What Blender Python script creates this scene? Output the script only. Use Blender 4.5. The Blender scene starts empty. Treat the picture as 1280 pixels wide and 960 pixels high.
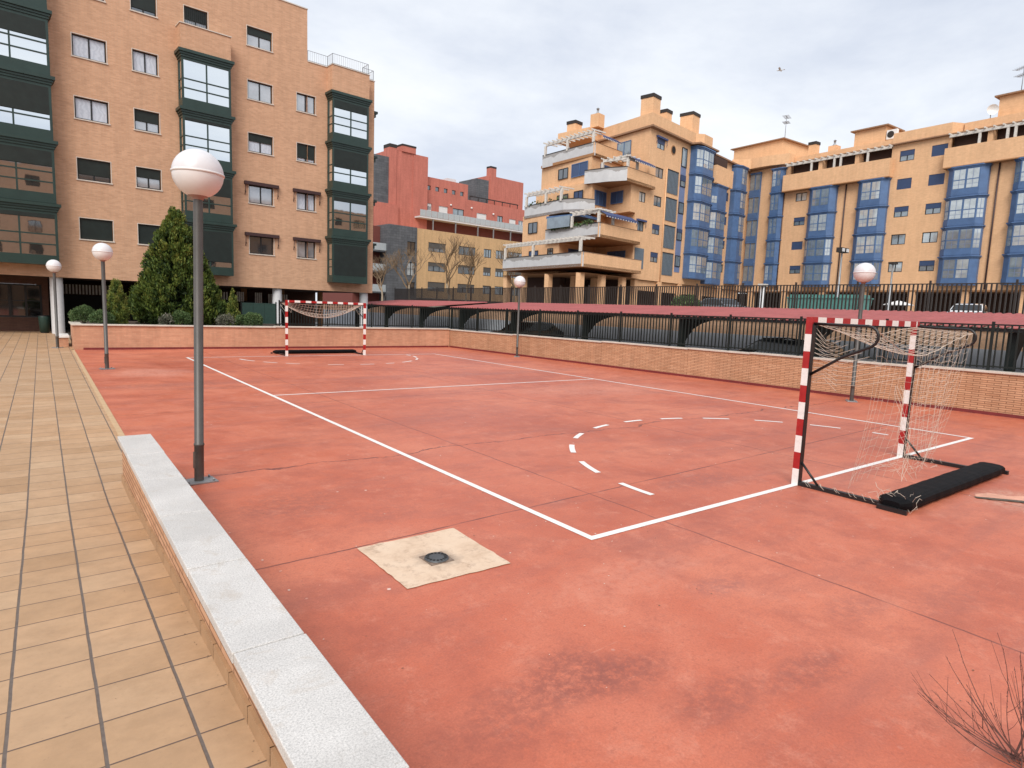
import bpy, math, random
from mathutils import Vector, Matrix
R = math.radians
rnd = random.Random(11)
scene = bpy.context.scene
col = scene.collection

# ------------------------------------------------------------------ helpers
class MB:
    """collects polygons, then links them as one mesh object"""
    def __init__(s): s.v = []; s.f = []; s.sm = []
    def poly(s, pts, smooth=False):
        i = len(s.v); s.v.extend([tuple(p) for p in pts]); s.f.append(tuple(range(i, i+len(pts)))); s.sm.append(smooth)
    def box(s, x0, x1, y0, y1, z0, z1):
        i = len(s.v)
        s.v += [(x0,y0,z0),(x1,y0,z0),(x1,y1,z0),(x0,y1,z0),(x0,y0,z1),(x1,y0,z1),(x1,y1,z1),(x0,y1,z1)]
        for q in ((3,2,1,0),(4,5,6,7),(0,1,5,4),(1,2,6,5),(2,3,7,6),(3,0,4,7)):
            s.f.append(tuple(i+k for k in q)); s.sm.append(False)
        return s
    def prism(s, pts, z0, z1):
        """pts counter-clockwise plan polygon; z0/z1 numbers"""
        n = len(pts); a = sum(pts[i][0]*pts[(i+1)%n][1]-pts[(i+1)%n][0]*pts[i][1] for i in range(n))
        if a < 0: pts = pts[::-1]
        i = len(s.v)
        s.v += [(p[0],p[1],z0) for p in pts] + [(p[0],p[1],z1) for p in pts]
        s.f.append(tuple(i+k for k in range(n-1,-1,-1))); s.f.append(tuple(i+n+k for k in range(n))); s.sm += [False]*2
        for k in range(n):
            m = (k+1) % n
            s.f.append((i+k,i+m,i+n+m,i+n+k)); s.sm.append(False)
        return s
    def strip(s, line, th, z0, z1, side=1):
        """vertical slab of thickness th along an open plan line"""
        n = len(line); off = []
        for k in range(n):
            d = Vector((0,0))
            if k > 0: d += (Vector(line[k])-Vector(line[k-1])).normalized()
            if k < n-1: d += (Vector(line[k+1])-Vector(line[k])).normalized()
            d.normalize(); off.append((line[k][0]-d.y*th*side, line[k][1]+d.x*th*side))
        for k in range(n-1):
            s.prism([line[k], line[k+1], off[k+1], off[k]], z0, z1)
        return s
    def tube(s, pts, r, n=8, cap=True, r1=None):
        pts = [Vector(p) for p in pts]; N = len(pts); i0 = len(s.v); up = None
        for k, p in enumerate(pts):
            if k == 0: d = pts[1]-pts[0]
            elif k == N-1: d = pts[-1]-pts[-2]
            else: d = (pts[k+1]-p).normalized()+(p-pts[k-1]).normalized()
            d.normalize()
            if up is None:
                up = Vector((0,0,1)) if abs(d.z) < .9 else Vector((1,0,0))
            a = d.cross(up)
            if a.length < 1e-4: a = d.cross(Vector((0,1,0)))
            a.normalize(); b = a.cross(d); up = b
            rr = r if r1 is None else r+(r1-r)*k/(N-1)
            for j in range(n):
                t = 2*math.pi*j/n
                s.v.append(tuple(p+(a*math.cos(t)+b*math.sin(t))*rr))
        for k in range(N-1):
            for j in range(n):
                a0 = i0+k*n+j; a1 = i0+k*n+(j+1)%n
                s.f.append((a0,a1,a1+n,a0+n)); s.sm.append(n > 5)
        if cap:
            s.f.append(tuple(i0+j for j in range(n-1,-1,-1))); s.f.append(tuple(i0+(N-1)*n+j for j in range(n))); s.sm += [False]*2
        return s
    def lathe(s, prof, cx=0, cy=0, n=32, smooth=True):
        i0 = len(s.v)
        for (r, z) in prof:
            for j in range(n):
                t = 2*math.pi*j/n; s.v.append((cx+r*math.cos(t), cy+r*math.sin(t), z))
        for k in range(len(prof)-1):
            for j in range(n):
                a0 = i0+k*n+j; a1 = i0+k*n+(j+1)%n
                s.f.append((a0,a1,a1+n,a0+n)); s.sm.append(smooth)
        return s
    def off(s, dx=0, dy=0, dz=0):
        s.v = [(x+dx,y+dy,z+dz) for x,y,z in s.v]; return s
    def build(s, name, m, parent=None, label=None, bevel=0, shade=True):
        me = bpy.data.meshes.new(name); me.from_pydata(s.v, [], s.f)
        if shade and any(s.sm): me.polygons.foreach_set('use_smooth', s.sm)
        me.materials.append(m); me.update()
        o = bpy.data.objects.new(name, me); col.objects.link(o)
        if parent is not None: o.parent = parent
        if label: o['label'] = label
        if bevel:
            b = o.modifiers.new('bevel', 'BEVEL'); b.width = bevel; b.segments = 2; b.limit_method = 'ANGLE'
        return o

def tag(o, label, cat, group=None, kind=None):
    o['label'] = label; o['category'] = cat
    if group: o['group'] = group
    if kind: o['kind'] = kind
    return o
def thing(name, label, cat, loc=(0,0,0), rz=0, group=None):
    o = bpy.data.objects.new(name, None); col.objects.link(o)
    o.location = loc; o.rotation_euler = (0,0,rz); o.empty_display_size = .3
    return tag(o, label, cat, group)
def structure(name, mb, m, **k):
    o = mb.build(name, m, **k); o['kind'] = 'structure'; return o
def children(o): return [c for c in bpy.data.objects if c.parent == o]
def dup(o, loc=None, rz=None, label=None, parent=None):
    c = o.copy(); col.objects.link(c)
    if parent is not None: c.parent = parent
    if loc is not None: c.location = loc
    if rz is not None: c.rotation_euler = (0,0,rz)
    if label: c['label'] = label
    for ch in children(o): dup(ch, parent=c)
    return c

# ------------------------------------------------------------------ materials
def base(name):
    m = bpy.data.materials.new(name); m.use_nodes = True
    nt = m.node_tree; b = nt.nodes['Principled BSDF']
    return m, nt, b
class N:
    """tiny node-building helper"""
    def __init__(s, nt): s.nt = nt
    def new(s, t, **k):
        n = s.nt.nodes.new(t)
        for a, v in k.items(): setattr(n, a, v)
        return n
    def link(s, a, b): s.nt.links.new(a, b)
    def put(s, sock, v):
        if hasattr(v, 'is_output') or isinstance(v, bpy.types.NodeSocket): s.link(v, sock)
        else: sock.default_value = v
    def math(s, op, a, b=0, c=0, clamp=False):
        n = s.new('ShaderNodeMath', operation=op); n.use_clamp = clamp
        s.put(n.inputs[0], a); s.put(n.inputs[1], b); s.put(n.inputs[2], c); return n.outputs[0]
    def mix(s, f, a, b, mode='MIX'):
        n = s.new('ShaderNodeMix', data_type='RGBA', blend_type=mode)
        s.put(n.inputs[0], f); s.put(n.inputs[6], a if not isinstance(a, tuple) else a+(1,)*(4-len(a)))
        s.put(n.inputs[7], b if not isinstance(b, tuple) else b+(1,)*(4-len(b))); return n.outputs[2]
    def coord(s, which='Object'):
        return s.new('ShaderNodeTexCoord').outputs[which]
    def noise(s, vec, scale, detail=4, rough=.6, dist=0, stretch=None):
        if stretch:
            mp = s.new('ShaderNodeMapping'); mp.inputs['Scale'].default_value = stretch; s.link(vec, mp.inputs[0]); vec = mp.outputs[0]
        n = s.new('ShaderNodeTexNoise'); n.inputs['Scale'].default_value = scale; n.inputs['Detail'].default_value = detail
        n.inputs['Roughness'].default_value = rough; n.inputs['Distortion'].default_value = dist
        s.link(vec, n.inputs['Vector']); return n.outputs['Fac']
    def ramp(s, f, stops):
        n = s.new('ShaderNodeValToRGB'); e = n.color_ramp.elements
        while len(e) < len(stops): e.new(.5)
        for i, (p, c) in enumerate(stops):
            e[i].position = p; e[i].color = tuple(c)+(1,) if not isinstance(c, (int, float)) else (c, c, c, 1)
        s.link(f, n.inputs[0]); return n.outputs[0]
    def step(s, v, lo, hi):
        n = s.new('ShaderNodeMapRange', interpolation_type='SMOOTHSTEP'); n.clamp = True
        s.put(n.inputs[0], v); s.put(n.inputs[1], lo); s.put(n.inputs[2], hi); return n.outputs[0]
    def bump(s, h, strength=.3, dist=.01):
        n = s.new('ShaderNodeBump'); n.inputs['Strength'].default_value = strength; n.inputs['Distance'].default_value = dist
        s.link(h, n.inputs['Height']); return n.outputs[0]

def plain(name, c, rough=.6, metal=0, var=.12, scale=6, spec=.5, bump=0, coat=0):
    m, nt, b = base(name); n = N(nt)
    v = n.coord()
    f = n.noise(v, scale, 5, .65)
    lo = tuple(x*(1-var) for x in c); hi = tuple(min(1, x*(1+var)) for x in c)
    n.link(n.ramp(f, [(.3, lo), (.7, hi)]), b.inputs['Base Color'])
    b.inputs['Roughness'].default_value = rough; b.inputs['Metallic'].default_value = metal
    b.inputs['Specular IOR Level'].default_value = spec
    if coat: b.inputs['Coat Weight'].default_value = coat
    if bump: n.link(n.bump(n.noise(v, scale*12, 3), bump, .004), b.inputs['Normal'])
    return m

def brick(name, c1, c2, mortar, bw=.25, bh=.065, ms=.008, blot=.14, rough=.85, bumpy=.4, streak=.87):
    m, nt, b = base(name); n = N(nt)
    v = n.coord(); sep = n.new('ShaderNodeSeparateXYZ'); n.link(v, sep.inputs[0])
    u = n.math('ADD', sep.outputs[0], sep.outputs[1])
    cm = n.new('ShaderNodeCombineXYZ'); n.link(u, cm.inputs[0]); n.link(sep.outputs[2], cm.inputs[1])
    br = n.new('ShaderNodeTexBrick'); n.link(cm.outputs[0], br.inputs['Vector'])
    br.inputs['Color1'].default_value = c1+(1,); br.inputs['Color2'].default_value = c2+(1,); br.inputs['Mortar'].default_value = mortar+(1,)
    br.inputs['Scale'].default_value = 1; br.inputs['Mortar Size'].default_value = ms; br.inputs['Brick Width'].default_value = bw
    br.inputs['Row Height'].default_value = bh; br.inputs['Bias'].default_value = 0; br.inputs['Mortar Smooth'].default_value = .2
    f = n.noise(v, .55, 6, .7, .3); f2 = n.noise(v, 3.2, 4, .7, 0, (1,1,2.2))
    k = n.ramp(f, [(.3, 1-blot), (.7, 1+blot*.4)]); k2 = n.ramp(f2, [(.3, 1-blot*.6), (.65, 1.04)])
    cc = n.mix(1, n.mix(1, br.outputs['Color'], k, 'MULTIPLY'), k2, 'MULTIPLY')
    cc = n.mix(1, cc, n.ramp(n.noise(v, 1.6, 5, .7, 0, (1.6,1.6,.16)), [(.34, streak), (.58, 1.03)]), 'MULTIPLY')
    n.link(cc, b.inputs['Base Color']); b.inputs['Roughness'].default_value = rough; b.inputs['Specular IOR Level'].default_value = .25
    if bumpy: n.link(n.bump(n.math('SUBTRACT', 1, br.outputs['Fac']), bumpy, .006), b.inputs['Normal'])
    return m

M = {}
M['brick_left'] = brick('pink_brick', (.53,.30,.18), (.63,.37,.23), (.55,.36,.25), blot=.07, streak=.93)
M['brick_wall'] = brick('court_wall_brick', (.52,.28,.16), (.63,.37,.225), (.26,.135,.075), .26, .05, .0075, .10)
M['brick_far'] = brick('planter_wall_brick', (.54,.28,.175), (.61,.335,.215), (.54,.31,.20), .27, .07, .007, .16)
M['stucco'] = brick('ochre_brick', (.73,.44,.245), (.79,.49,.28), (.73,.45,.265), .25, .065, .006, .10, bumpy=0, streak=.94)
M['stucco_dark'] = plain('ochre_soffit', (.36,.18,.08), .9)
M['yellow'] = brick('yellow_brick', (.58,.37,.19), (.65,.42,.22), (.57,.38,.21), blot=.1, bumpy=0)
M['red_brick'] = brick('red_brick', (.50,.165,.125), (.56,.185,.14), (.50,.175,.13), blot=.1, bumpy=0)
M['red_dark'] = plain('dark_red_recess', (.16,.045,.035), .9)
M['slate'] = brick('dark_slate_cladding', (.105,.11,.12), (.14,.145,.155), (.08,.083,.09), .9, .35, .02, .2, .7, 0)
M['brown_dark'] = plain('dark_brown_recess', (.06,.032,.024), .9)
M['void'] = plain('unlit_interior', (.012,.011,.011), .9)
M['retain_brick'] = brick('retaining_brick', (.56,.35,.22), (.66,.42,.27), (.55,.38,.27), .27, .07, .01, .1)
M['concrete_blue'] = plain('grey_concrete', (.42,.45,.49), .85, scale=2)
M['green_metal'] = plain('green_black_enamel', (.019,.042,.035), .38, var=.15, scale=1.5)
M['green_panel'] = plain('dark_green_panel', (.020,.052,.042), .5, var=.15)
M['shutter'] = plain('dark_green_shutter', (.017,.027,.025), .55, var=.2, scale=3)
M['frame_black'] = plain('black_window_frame', (.012,.012,.013), .45)
M['pale_sill'] = plain('pale_stone_sill', (.60,.53,.46), .7)
M['blue'] = plain('blue_enamel', (.072,.140,.285), .45, var=.15, scale=1.5)
M['blue_light'] = plain('pale_blue_panel', (.16,.21,.36), .42, var=.12, scale=1.5)  # paler blue of the slot panels and glazing bars
M['blue_dark'] = plain('blue_shutter', (.05,.085,.18), .6, var=.1)
M['lattice'] = plain('grey_blue_lattice', (.13,.17,.21), .65, var=.12, scale=5)
M['muntin'] = plain('pale_window_bars', (.30,.34,.40), .5)
M['white'] = plain('white_paint', (.78,.77,.75), .5, var=.05)
M['offwhite'] = plain('weathered_white_beam', (.62,.58,.53), .7, var=.2, scale=9)
M['col_white'] = plain('white_column', (.62,.62,.63), .6, var=.06)
M['grey_metal'] = plain('grey_pole_paint', (.085,.08,.075), .45, metal=.2, var=.15, scale=4)
M['galv'] = plain('galvanised_steel', (.30,.31,.32), .5, metal=.6)
M['fence'] = plain('dark_green_fence_paint', (.010,.015,.014), .5, var=.2, spec=.3)
M['rail_brown'] = plain('dark_brown_fence_paint', (.030,.022,.018), .5, var=.2)
M['black_steel'] = plain('black_steel', (.012,.012,.013), .4)
M['goal_red'] = plain('goal_red_paint', (.36,.012,.014), .35, var=.14, scale=12, coat=.2)
M['goal_white'] = plain('goal_white_paint', (.80,.78,.75), .4, var=.06, scale=14, coat=.2)
def bands(name, axis, period, shift):
    m, nt, b = base(name); n = N(nt); v = n.coord(); sep = n.new('ShaderNodeSeparateXYZ'); n.link(v, sep.inputs[0])
    f = n.math('FRACT', n.math('DIVIDE', n.math('ADD', sep.outputs[axis], shift), period))
    red = n.ramp(n.noise(v, 12, 5), [(.3, (.31,.010,.012)), (.7, (.42,.018,.018))]); wh = n.ramp(n.noise(v, 14, 6, .75), [(.3, (.70,.67,.64)), (.5, (.82,.80,.77))])
    cc = n.mix(n.step(n.math('ABSOLUTE', n.math('SUBTRACT', f, .5)), .246, .254), red, wh)
    cc = n.mix(n.ramp(n.noise(v, 26, 7, .8, .5), [(.64, 0.), (.72, .6)]), cc, (.25,.18,.15))
    n.link(cc, b.inputs['Base Color']); b.inputs['Roughness'].default_value = .36; b.inputs['Coat Weight'].default_value = .2; return m
M['post_bands'] = bands('red_and_white_post_paint', 2, .416, .416*.25+.416*.5)
M['bar_bands'] = bands('red_and_white_crossbar_paint', 0, .416, .1)
M['net'] = plain('pale_net_cord', (.62,.54,.45), .9)
M['pad'] = plain('black_vinyl_pad', (.004,.004,.005), .65, var=.3, scale=9, bump=.3, spec=.12)
M['carport_red'] = plain('red_sheet_roof', (.33,.085,.08), .7, var=.16, scale=1.2)
M['asphalt'] = plain('asphalt', (.19,.185,.18), .9, scale=3, bump=.2)
M['ground'] = plain('bare_ground', (.16,.13,.10), .95, scale=.2)
M['sidewalk'] = plain('street_paving', (.30,.26,.22), .9, scale=1)
M['soil'] = plain('planter_soil', (.06,.042,.03), .95, scale=8, bump=.5)
M['bark'] = plain('pale_plane_bark', (.36,.29,.21), .9, scale=8)
M['branch'] = plain('brown_bare_branches', (.20,.135,.08), .9, scale=8)
M['bark_dark'] = plain('dark_bark', (.08,.055,.04), .9)
M['twig'] = plain('dry_twig', (.13,.065,.055), .9, var=.35, scale=30)
M['terra'] = plain('terracotta_roof_edge', (.30,.17,.10), .9, scale=10, var=.3)
M['cap_dark'] = plain('dark_chimney_cap', (.03,.024,.022), .8)
M['teal'] = plain('teal_plastic', (.10,.27,.24), .5)
M['awning_brown'] = plain('brown_awning', (.05,.022,.022), .8)
M['awning_blue'] = plain('navy_awning', (.05,.07,.17), .8)
M['skirt_red'] = plain('oxblood_skirting', (.17,.022,.022), .6, var=.2, scale=5)
M['tyre'] = plain('rubber', (.015,.015,.015), .85)
M['car_black'] = plain('black_car_paint', (.008,.009,.012), .25, var=.02, coat=1)
M['car_white'] = plain('white_car_paint', (.72,.72,.72), .3, var=.02, coat=1)
M['car_grey'] = plain('grey_car_paint', (.10,.11,.12), .3, var=.02, coat=1)
M['car_glass'] = plain('car_glass', (.015,.018,.02), .08, var=0)
M['lamp_red'] = plain('red_light_lens', (.4,.01,.01), .3)
M['lamp_clear'] = plain('clear_light_lens', (.6,.6,.6), .2)
M['rail_glass'] = plain('frosted_balcony_glass', (.40,.44,.46), .25, var=.1)
M['curtain'] = plain('white_curtain', (.66,.66,.68), .9, var=.06, scale=3)
M['bird'] = plain('grey_feathers', (.6,.6,.6), .9)

def globe_mat(name, c, rough):
    m, nt, b = base(name); n = N(nt); v = n.coord()
    n.link(n.ramp(n.noise(v, 7, 5, .7), [(.3, tuple(x*.93 for x in c)), (.7, c)]), b.inputs['Base Color'])
    b.inputs['Roughness'].default_value = rough; b.inputs['Coat Weight'].default_value = .15; b.inputs['Coat Roughness'].default_value = .35
    return m
M['globe_top'] = globe_mat('opal_globe_upper', (.70,.69,.71), .35)
M['globe_low'] = globe_mat('opal_globe_lower', (.77,.74,.73), .3)

def glass(name, tint, refl, rough=.03, wob=.0):
    """window glass: dark room tone under a mirror-like film"""
    m, nt, b = base(name); n = N(nt); v = n.coord()
    f = n.noise(v, 1.3, 3, .6)
    n.link(n.ramp(f, [(.35, tuple(x*.7 for x in tint)), (.65, tint)]), b.inputs['Base Color'])
    b.inputs['Roughness'].default_value = rough; b.inputs['IOR'].default_value = 1.5
    g = n.new('ShaderNodeBsdfGlossy'); g.inputs['Color'].default_value = (.90,.94,.95,1); g.inputs['Roughness'].default_value = rough
    mx = n.new('ShaderNodeMixShader'); mx.inputs[0].default_value = refl
    if wob:
        n.link(n.bump(n.noise(v, 1.1, 2), wob, .05), g.inputs['Normal'])
    out = nt.nodes['Material Output']
    n.link(b.outputs[0], mx.inputs[1]); n.link(g.outputs[0], mx.inputs[2]); n.link(mx.outputs[0], out.inputs['Surface'])
    return m
M['glass_sky'] = glass('mirrored_bay_glass', (.05,.055,.06), .92, .015)
M['glass_warm'] = glass('bay_glass_over_room', (.07,.05,.04), .62, .02, .02)
M['glass_dark'] = glass('dark_window_glass', (.030,.032,.036), .20, .04)
M['glass_black'] = glass('unlit_ground_floor_glass', (.012,.012,.013), .07, .04)
M['glass_curtain'] = glass('curtained_window_glass', (.36,.37,.40), .32, .05)
M['glass_far'] = glass('far_window_glass', (.20,.25,.29), .16, .05)
M['glass_far_pale'] = glass('far_window_glass_blinds', (.46,.52,.55), .18, .05)

def curtain_glass():
    m, nt, b = base('net_curtains_behind_glass'); n = N(nt); v = n.coord()
    sep = n.new('ShaderNodeSeparateXYZ'); n.link(v, sep.inputs[0])
    w = n.math('SINE', n.math('ADD', n.math('MULTIPLY', sep.outputs[0], 31), n.math('MULTIPLY', n.noise(v, 2.2), 22)))
    n.link(n.ramp(n.math('MULTIPLY_ADD', w, .5, .5), [(0, (.46,.50,.57)), (1, (.55,.59,.66))]), b.inputs['Base Color'])
    b.inputs['Roughness'].default_value = .08; b.inputs['IOR'].default_value = 1.7
    return m
M['glass_net'] = curtain_glass()

def court_mat():
    m, nt, b = base('red_court_concrete'); n = N(nt); v = n.coord()
    sep = n.new('ShaderNodeSeparateXYZ'); n.link(v, sep.inputs[0]); X, Y = sep.outputs[0], sep.outputs[1]
    a = n.noise(v, .33, 6, .62, .2); c2 = n.noise(v, 1.7, 6, .7, .1); fine = n.noise(v, 70, 3, .75); grit = n.noise(v, 24, 6, .8)
    st = n.noise(v, .9, 6, .72, .2, (.35, 1.5, 1))
    colr = n.ramp(a, [(.32, (.42,.085,.040)), (.48, (.54,.132,.066)), (.70, (.64,.200,.112))])
    colr = n.mix(n.ramp(c2, [(.38, .0), (.78, .35)]), colr, (.65,.265,.185))
    colr = n.mix(n.ramp(n.noise(v, 1.05, 8, .76, .15), [(.48, 0.), (.68, .70)]), colr, (.36,.088,.053))
    colr = n.mix(n.ramp(st, [(.50, 0.), (.68, .65)]), colr, (.37,.112,.078))
    colr = n.mix(n.ramp(n.noise(v, 3.1, 9, .8, .1), [(.53, 0.), (.70, .50)]), colr, (.70,.29,.195))
    colr = n.mix(n.ramp(grit, [(.52, 0.), (.64, .42)]), colr, (.36,.095,.058))
    colr = n.mix(n.ramp(n.noise(v, 15, 7, .82), [(.60, 0.), (.70, .35)]), colr, (.72,.34,.23))
    colr = n.mix(1, colr, n.ramp(fine, [(.25, .80), (.75, 1.12)]), 'MULTIPLY')
    sc1 = n.noise(v, 2.2, 5, .7, .1, (.5,9,1)); sc2 = n.noise(v, 2.0, 5, .7, .1, (8,.6,1))
    colr = n.mix(n.ramp(sc1, [(.66, 0.), (.72, .45)]), colr, (.70,.36,.26)); colr = n.mix(n.ramp(sc2, [(.66, 0.), (.73, .4)]), colr, (.33,.10,.07))
    # worn, dirty patches with a place of their own, plus painted contact shade
    grain = n.noise(v, 13, 9, .82, .1)
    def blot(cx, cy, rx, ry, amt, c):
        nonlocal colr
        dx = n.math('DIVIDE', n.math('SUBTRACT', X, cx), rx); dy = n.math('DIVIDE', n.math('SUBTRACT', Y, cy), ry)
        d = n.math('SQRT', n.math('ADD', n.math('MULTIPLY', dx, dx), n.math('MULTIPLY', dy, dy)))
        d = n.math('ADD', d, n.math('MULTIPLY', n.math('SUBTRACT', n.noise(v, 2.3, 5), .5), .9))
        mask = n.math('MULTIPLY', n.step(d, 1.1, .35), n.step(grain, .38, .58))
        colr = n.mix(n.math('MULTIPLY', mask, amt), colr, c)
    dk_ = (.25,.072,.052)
    for q_ in ((-2.54,3.62,.32,.26),(-2.49,16.44,.4,.3),(12.82,3.6,.4,.35),(3.57,.0,.2,.16),(6.65,0,.22,.16)): blot(*q_,.6,(.27,.085,.06))  # contact shade painted dark round the lamp feet and near goal posts
    blot(-1.55,-1.45,.42,.30,.7,dk_); blot(-1.25,-1.62,.40,.22,.6,dk_); blot(-1.0,-2.05,.45,.22,.5,dk_); blot(-2.1,-1.55,.45,.30,.5,dk_); blot(-.35,-2.2,.5,.2,.55,dk_)
    blot(.18,-1.2,.36,.18,.5,(.28,.10,.085)); blot(.7,-1.95,.42,.2,.4,(.28,.09,.07)); blot(1.5,-2.3,.6,.25,.35,(.28,.09,.07))
    blot(-1.95,2.3,.7,.6,.55,(.28,.085,.06)); blot(-1.2,1.6,.5,.35,.35,(.27,.08,.06)); blot(2.6,.8,.8,.35,.5,(.27,.09,.07)); blot(6,12.3,7,.5,.7,(.35,.115,.085)); blot(-1.5,12.4,2.5,.45,.8,(.35,.115,.085))
    blot(-1.6,15.2,1.2,1.4,.6,(.68,.33,.25)); blot(8,8,3,1.5,.35,(.68,.33,.25)); blot(2.5,6,2,1.2,.45,(.36,.11,.08)); blot(-.2,8.4,1.5,.6,.45,(.36,.11,.08)); blot(4,9,2.2,.5,.4,(.36,.11,.08))
    blot(5.3,-1.7,.7,.5,.6,(.62,.38,.28)); blot(8.2,2.2,1.6,.7,.4,(.36,.11,.08)); blot(-.3,-.7,.9,.35,.35,(.68,.28,.19))
    # expansion joints and a wandering crack
    wob = n.math('MULTIPLY', n.math('SUBTRACT', n.noise(v, .8, 5, .65), .5), .10)
    wob2 = n.math('MULTIPLY', n.math('SUBTRACT', n.noise(v, .5, 7, .62), .5), 1.3)
    soft = n.step(n.noise(v, 2.2, 4), .33, .55)
    def joint(coord, pos, w, amt, wb=wob):
        nonlocal colr
        d = n.math('ABSOLUTE', n.math('ADD', n.math('SUBTRACT', coord, pos), wb))
        colr = n.mix(n.math('MULTIPLY', n.math('MULTIPLY', n.step(d, w, w*.3), amt), n.math('MULTIPLY_ADD', soft, .6, .4)), colr, (.12,.035,.03))
    Ys = n.math('ADD', Y, n.math('MULTIPLY', X, -.045))
    for p in (1.02, -3.6, 8.6, 16.4): joint(Ys, p, .016, .85)
    for p in (1.0, 5.05, 9.1): joint(X, p, .015, .75)
    joint(Y, 3.78, .026, .9, wob2)
    # specks: chips of paint showing pale below, and dark dots
    vo = n.new('ShaderNodeTexVoronoi'); vo.inputs['Scale'].default_value = 3.1; n.link(v, vo.inputs['Vector'])
    colr = n.mix(n.math('MULTIPLY', n.step(vo.outputs['Distance'], .055, .03), n.step(n.noise(v, 1.2, 2), .5, .6)), colr, (.72,.55,.48))
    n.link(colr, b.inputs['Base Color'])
    n.link(n.ramp(c2, [(.3, .42), (.7, .6)]), b.inputs['Roughness']); b.inputs['Specular IOR Level'].default_value = .5
    n.link(n.bump(n.math('ADD', n.noise(v, 90, 3), n.math('MULTIPLY', c2, 2)), .25, .004), b.inputs['Normal'])
    return m
M['court'] = court_mat()

def tile_mat():
    m, nt, b = base('buff_paving_tiles'); n = N(nt); v = n.coord()
    sep = n.new('ShaderNodeSeparateXYZ'); n.link(v, sep.inputs[0]); X, Y = sep.outputs[0], sep.outputs[1]
    Xw = n.math('ADD', X, n.math('MULTIPLY', n.math('SUBTRACT', n.noise(v, 3, 2), .5), .008))
    px_, py_ = .3155, .3283
    ux = n.math('DIVIDE', n.math('ADD', Xw, 3.42+px_*40), px_); uy = n.math('DIVIDE', n.math('ADD', Y, 1.203+py_*60), py_)
    ix = n.math('FLOOR', ux); iy = n.math('FLOOR', uy); fx = n.math('FRACT', ux); fy = n.math('FRACT', uy)
    cb = n.new('ShaderNodeCombineXYZ'); n.link(ix, cb.inputs[0]); n.link(iy, cb.inputs[1])
    wn = n.new('ShaderNodeTexWhiteNoise', noise_dimensions='3D'); n.link(cb.outputs[0], wn.inputs[0])
    cc = n.ramp(wn.outputs['Value'], [(0, (.42,.255,.138)), (.2, (.465,.29,.163)), (.8, (.50,.322,.19)), (1, (.53,.355,.215))])
    cc = n.mix(n.step(n.noise(v, .35, 4), .48, .62), cc, n.mix(1, cc, (1.06,1.03,1.0), 'MULTIPLY'))
    cc = n.mix(1, cc, n.ramp(n.noise(v, 6, 6, .7), [(.3, .86), (.7, 1.08)]), 'MULTIPLY')
    cc = n.mix(n.ramp(n.noise(v, 1.4, 7, .8, .2), [(.5, 0.), (.75, .5)]), cc, (.33,.195,.10))
    cc = n.mix(n.ramp(n.noise(v, 34, 6, .8), [(.60, 0.), (.70, .45)]), cc, (.24,.15,.09))
    ex = n.math('MINIMUM', fx, n.math('SUBTRACT', 1, fx)); ey = n.math('MINIMUM', fy, n.math('SUBTRACT', 1, fy))
    jx = n.step(ex, .026, .017); jy = n.step(ey, .019, .008)
    cc = n.mix(jy, cc, (.13,.085,.065)); cc = n.mix(jx, cc, n.mix(n.noise(v, 30, 3), (.085,.065,.055), (.19,.15,.125)))
    n.link(cc, b.inputs['Base Color'])
    n.link(n.ramp(n.noise(v, 5, 4), [(.3, .42), (.7, .6)]), b.inputs['Roughness'])
    h = n.math('SUBTRACT', 1, n.math('MAXIMUM', jx, jy))
    h = n.math('ADD', h, n.math('MULTIPLY', wn.outputs['Value'], .25)); h = n.math('ADD', h, n.math('MULTIPLY', n.noise(v, 40, 3), .12))
    n.link(n.bump(h, .5, .006), b.inputs['Normal'])
    return m
M['tile'] = tile_mat()

def granite(name, c):
    m, nt, b = base(name); n = N(nt); v = n.coord()
    f = n.noise(v, 120, 4, .8); g = n.noise(v, 2.5, 5, .65); vo = n.new('ShaderNodeTexVoronoi'); vo.inputs['Scale'].default_value = 170; n.link(v, vo.inputs['Vector'])
    cc = n.ramp(f, [(.34, tuple(x*.62 for x in c)), (.5, c), (.66, tuple(min(1, x*1.2) for x in c))])
    cc = n.mix(n.step(vo.outputs['Distance'], .28, .12), cc, tuple(x*.62 for x in c))
    cc = n.mix(1, cc, n.ramp(g, [(.3, .86), (.7, 1.06)]), 'MULTIPLY')
    cc = n.mix(n.ramp(n.noise(v, 5, 7, .75, 1), [(.55, 0.), (.70, .5)]), cc, (.43,.35,.27))
    cc = n.mix(n.ramp(n.noise(v, 1.1, 6, .7, .3), [(.5, 0.), (.75, .4)]), cc, (.40,.385,.36))
    n.link(cc, b.inputs['Base Color']); b.inputs['Roughness'].default_value = .5
    n.link(n.bump(f, .15, .002), b.inputs['Normal'])
    return m
M['granite'] = granite('pale_granite', (.63,.61,.585))
M['coping_far'] = granite('cream_stone_coping', (.66,.60,.52))

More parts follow.
